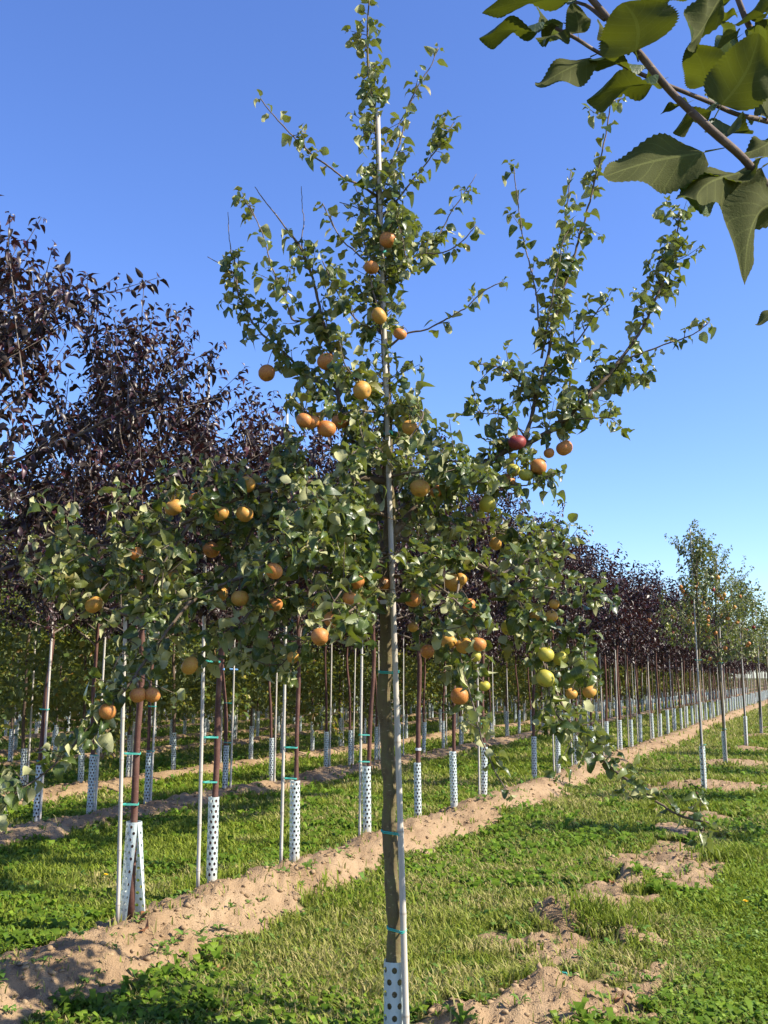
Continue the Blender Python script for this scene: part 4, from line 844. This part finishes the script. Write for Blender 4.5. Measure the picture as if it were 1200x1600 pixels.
# its stake, ties and guard
b0, b1 = P(634, 1640, D0-.045), P(592, 175, D0-.03); b0 = b0+(b0-b1)*((b0[2]-.0)/(b1[2]-b0[2])); ax_ = Vector(b1-b0)
st = thing('bamboo_stake', 'pale bamboo stake tied to the right of the big apple trunk in the middle', 'stake', tuple(b0), me=CANE_MAIN); st.rotation_mode = 'QUATERNION'
st.rotation_quaternion = ax_.to_track_quat('Z', 'Y'); st.scale = (1, 1, ax_.length/3.42)
Mi = (Matrix.Translation(b0) @ ax_.to_track_quat('Z', 'Y').to_matrix().to_4x4() @ Matrix.Diagonal((1, 1, ax_.length/3.42, 1))).inverted()
for yy in (1453, 1301, 1052, 680, 396, 283):
    i0 = int(np.argmin(np.abs(proj(tp)[1]-yy))); z = tp[i0][2]; q = b0+(b1-b0)*((z-b0[2])/(b1[2]-b0[2])); c = (q+tp[i0])/2; v = q-tp[i0]; sep = float(np.hypot(v[0], v[1]))
    t = link('tie', tie_mesh(sep, rad[i0]+.003, .0165, .004), st); t.matrix_parent_inverse = Matrix.Identity(4)
    t.matrix_basis = Mi @ Matrix.Translation(c) @ Matrix.Rotation(math.atan2(v[1], v[0]), 4, 'Z')
gd = P(616, 1500, D0); thing('tree_guard', 'white guard with oval holes at the foot of the big apple trunk, bottom middle', 'tree guard', (float(P(616, 1560, D0)[0]), D0, float(gd[2])-.62), 1.2, None, GUARD_MAIN)

# ------------------------------------------------------------------ the apple tree whose branch hangs in at the top right
BIG = [leaf_template(41, c, f, w, .62, .035, 9, pet=.22, twist=t, bend=bd, pw=.6) for c, f, w, t, bd in ((.08, .5, 1.0, .2, .1), (.15, .9, 1.6, -.5, -.15), (.08, -.3, 1.6, .5, .1), (.2, 1.3, 1.2, .3, .3), (.15, .8, 1.0, .5, .55), (.15, .8, 1.0, .5, -.55))]
BIGM = leaf_meshes('leaf', BIG, M_NEARLEAF)
NB = thing('apple_tree', 'near apple tree right of the frame, its leafy branch hanging in at top right', 'tree', (1.05, 1.15, gz(1.05, 1.15)))
NO = np.array(NB.location); hub = np.array([1.04, 1.14, 1.72])
zz = np.linspace(0, 3.6, 20); V, T = tube(np.stack([.02*np.sin(zz*2), .02*np.cos(zz*1.6)-.02, zz], 1), np.interp(zz, [0, 2, 3.6], [.03, .024, .006]), 14); link('trunk', make_mesh('trunk', V, T, [M_BARK], True), NB)
def nbranch(pp, r0_, r1_, start=None):
    pts = [P(a, b, c) for a, b, c in pp]
    if start is not None: pts = [start]+pts
    q = smooth_path(pts, .012); rr = np.linspace(r0_, r1_, len(q))*(1+.05*np.sin(np.arange(len(q))*.8)); V, T = tube(q-NO, rr, 10); link('branch', make_mesh('branch', V, T, [M_NEARTWIG], True), NB)
nbranch([(1330, 420, .98), (1200, 292, .88), (1160, 246, .85), (1110, 202, .83), (1050, 145, .82), (1000, 85, .81), (950, 28, .80), (905, -25, .79), (860, -90, .78)], .0075, .0026, hub)
nbranch([(1280, 215, .98), (1200, 190, .93), (1150, 178, .9), (1110, 160, .88), (1060, 140, .86), (1000, 115, .85), (935, 82, .84), (900, 60, .83), (868, 44, .83)], .0048, .0016, hub+[0, 0, .05])
nbranch([(945, 30, .80), (915, 8, .82), (880, 0, .84)], .0022, .0012)
nbranch([(1250, 120, 1.0), (1195, 70, .95), (1170, 40, .93), (1150, -10, .92)], .005, .003, hub+[0, 0, .12])
# leaf: base px, tip px, width px, depth at base and tip, face (-1 underside shown, 1 upper side), template
NL = [((993, 80), (972, 3), 125, .80, .78, -1, 0), ((922, 90), (838, 147), 50, .84, .82, -1, 0), ((1022, 128), (911, 147), 36, .82, .80, -1, 2), ((1004, 106), (920, 84), 30, .85, .83, -1, 2), ((890, 0), (748, 8), 46, .80, .78, -1, 0),
      ((846, 42), (745, 50), 24, .84, .82, -1, 2), ((880, 36), (826, 22), 26, .83, .86, 1, 3), ((903, 52), (893, 8), 40, .83, .84, -1, 0), ((878, 48), (838, 72), 27, .83, .81, -1, 1), ((1128, -8), (1056, 72), 50, .86, .84, -1, 1), ((1080, -12), (995, 16), 44, .82, .84, -1, 0),
      ((1102, 134), (1078, 68), 72, .88, .86, -1, 0), ((1127, 164), (1186, 52), 100, .82, .79, -1, 0), ((1152, 58), (1098, 82), 20, .93, .92, -1, 3), ((1196, 28), (1146, 34), 34, .92, .91, -1, 0), ((1205, 75), (1160, 50), 42, .93, .93, 1, 1), ((1210, 145), (1152, 160), 44, .9, .88, -1, 1),
      ((1100, 238), (934, 289), 68, .83, .80, -1, 0), ((1113, 170), (1046, 202), 26, .87, .86, -1, 2), ((1190, 262), (1068, 352), 66, .86, .82, -1, 3), ((1180, 250), (1070, 300), 40, .87, .84, 1, 3), ((1225, 325), (1128, 448), 50, .88, .84, -1, 4), ((1215, 205), (1150, 258), 56, .9, .88, -1, 1), ((1222, 478), (1184, 514), 40, .88, .87, -1, 0),
      ((1240, 0), (1160, 12), 50, .93, .92, -1, 1), ((1010, -30), (930, -15), 50, .80, .80, -1, 0), ((1230, 250), (1180, 215), 44, .92, .9, -1, 2), ((1130, 40), (1170, 95), 40, .96, .94, 1, 1), ((1260, 90), (1180, 110), 50, .97, .95, -1, 0), ((960, -20), (880, -8), 40, .82, .8, -1, 1), ((1010, 20), (1045, -12), 50, .86, .88, -1, 1),
      ((1040, 134), (1010, 108), 22, .84, .83, 1, 3), ((960, 62), (925, 40), 20, .84, .86, 1, 3), ((1075, 160), (1030, 172), 18, .86, .88, -1, 1), ((1150, 20), (1118, 30), 22, .93, .95, -1, 1), ((1165, 90), (1140, 120), 26, .93, .95, -1, 3), ((1180, 30), (1205, 60), 30, .94, .95, -1, 1),
      ((1135, 215), (1175, 185), 24, .86, .9, 1, 3), ((1195, 285), (1150, 300), 28, .88, .92, -1, 3), ((1190, 180), (1215, 140), 30, .92, .95, -1, 1), ((870, 40), (850, 70), 18, .83, .85, -1, 3), ((985, 70), (1020, 60), 20, .81, .83, -1, 1), ((1150, -5), (1110, 10), 26, .92, .95, -1, 1), ((1110, 160), (1130, 130), 18, .88, .9, 1, 1), ((1205, 300), (1240, 340), 40, .9, .92, -1, 0)]
for (b, t, w, d1, d2, face, tm) in NL:
    p0, p1 = P(*b, d1), P(*t, d2); X = p1-p0; ln = float(np.linalg.norm(X)); Xn = X/ln; vw = unit((p0+p1)/2-EYE); nrm_ = unit(vw-Xn*(vw@Xn)); zc = proj((p0+p1)/2)[2]
    wp = w*zc/F_PX; up = np.array([0, 0, 1.])+.35*np.array(sun_dir)+.25*R.normal(0, 1, 3); Zv = unit(up-Xn*(up@Xn)); Zv = Zv if (Zv@vw > 0) == (face < 0) else -Zv
    cs = max(.3, abs(float(Zv@vw))); wr = min(wp/cs, 0.052)
    if wp/cs > 0.052:                                                # a broad leaf: turn it more face-on instead of making it wider
        fc = nrm_ if face < 0 else -nrm_
        Zv = unit(Zv*(1-min(1, (wp/0.052-cs)/(1.001-cs)))+fc*min(1, (wp/0.052-cs)/(1.001-cs)))
        wr = max(0.052, wp)
    Yv = np.cross(Zv, Xn)
    if tm == 4 and Yv@np.array([-.7, 0, .7]) < 0: tm = 5
    wr = min(wr, max(wp, .52*ln))
    o = link('leaf', BIGM[tm], NB); M = Matrix.Identity(4)
    for k in range(3): M[k][0] = Xn[k]*ln; M[k][1] = Yv[k]*wr*1.0; M[k][2] = Zv[k]*ln; M[k][3] = (p0-NO)[k]
    o.matrix_basis = M
t = TM['apple', 'hi'][0]; d = t['data']; k = (d['pos'][:, 2] > 2.35)
B = Buf(); q = d['pos']*[.75, .75, 1.0]+NO; qx, qy, qz = proj(q); kk = np.where((d['pos'][:, 2] > 2.0) & ((qx > 1235) | (qz < .25)) & (np.linalg.norm(q-EYE, axis=1) > .35))[0]
add_leaves(B, HI, d['pos'][kk]*[.75, .75, 1], d['X'][kk], d['Z'][kk], d['Ln'][kk], d['Wd'][kk], d['tint'][kk]); link('foliage', B.mesh('foliage', [M_LEAF], True), NB, kind='stuff')

# ------------------------------------------------------------------ small things on the ground
def dandelion(px, py, label):
    p = G(px, py, .06); x, y = p[0], p[1]; z = gz(x, y); root = thing('dandelion', label, 'flower', (x, y, z), group='dandelion flowers in the grass')
    B = Buf(); g = np.random.default_rng(int(px))
    for ring, (n, l, e) in enumerate(((16, .02, .25), (14, .016, .7), (9, .011, 1.2))):
        a = np.arange(n)*6.283/n+ring*.2
        for q in a:
            D = np.array([math.cos(q)*math.cos(e), math.sin(q)*math.cos(e), math.sin(e)]); S = np.array([-math.sin(q), math.cos(q), 0])*.0025; b = np.array([0, 0, .075]); B.add([b-S*.5, b+S*.5, b+D*l+S, b+D*l-S], [(0, 1, 2), (0, 2, 3)])
    link('flower_head', B.mesh('flower_head', [M_YELLOW]), root); V, T = tube(np.array([(.006, 0, 0), (.004, 0, .04), (0, 0, .075)]), .0022, 5); link('stem', make_mesh('stem', V, T, [M_GREENBACK], True, {'tint': np.full(len(V), .4)}), root)
dandelion(165, 1375, 'yellow dandelion flower in the grass left of the split tree guard'); dandelion(1165, 1417, 'yellow dandelion flower in the grass near the right edge')
def fallen_apple(px, py, lb, ty='o'):
    p = G(px, py); z = gz(p[0], p[1]); o = thing('fallen_apple', lb, 'apple', (p[0], p[1], z+.045), 1.0, None, AP[ty]); o.scale = (.075,)*3; o.rotation_euler = (.9, .4, 0); link('stem', STEM, o)
fallen_apple(1090, 1247, 'orange apple fallen on the shaded soil beside the right-hand cane')
LF = leaf_meshes('fallen_leaf', [HI[4], HI[6], HI[2]], M_DRY)
for k, (px, py, lb) in enumerate(((228, 1478, 'curled brown leaf on the sandy ridge right of the split guard'), (218, 1500, 'small red-brown dry leaf on the ridge below the split guard'), (350, 1520, 'dry brown leaf lying in the grass below the sandy ridge'), (440, 1372, 'rust-coloured dry leaf on the ridge edge left of the third guard'), (955, 1397, 'reddish dry leaf on the dug soil at the right'), (960, 1592, 'dry brown leaf on the soil at the bottom right'))):
    p = G(px, py); z = gz(p[0], p[1]); o = thing('fallen_leaf', lb, 'leaf', (p[0], p[1], z+.018), R.random()*6.28, 'dry leaves on the ground', LF[k % 3], tilt=(R.normal(0, .3)+3.1*(k % 2), R.normal(0, .3))); o.scale = (.07, .045, .07)
p = G(881, 1563); o = thing('cut_tie', 'scrap of teal plastic tie lying on the bare soil at the bottom right', 'tie', (p[0], p[1], gz(p[0], p[1])+.012), .6, None, tie_mesh(.02, .012, .01, .004)); o.rotation_euler = (.6, .3, .4)
p = G(10, 1275); V = ico*(1+R.normal(0, .15, (12, 1)))*[.05, .04, .025]; thing('stone', 'small white stone at the left edge on the second sandy strip', 'stone', (p[0], p[1], gz(p[0], p[1])+.015), 0, None, make_mesh('stone', V, icf, [M_WHITE], True))
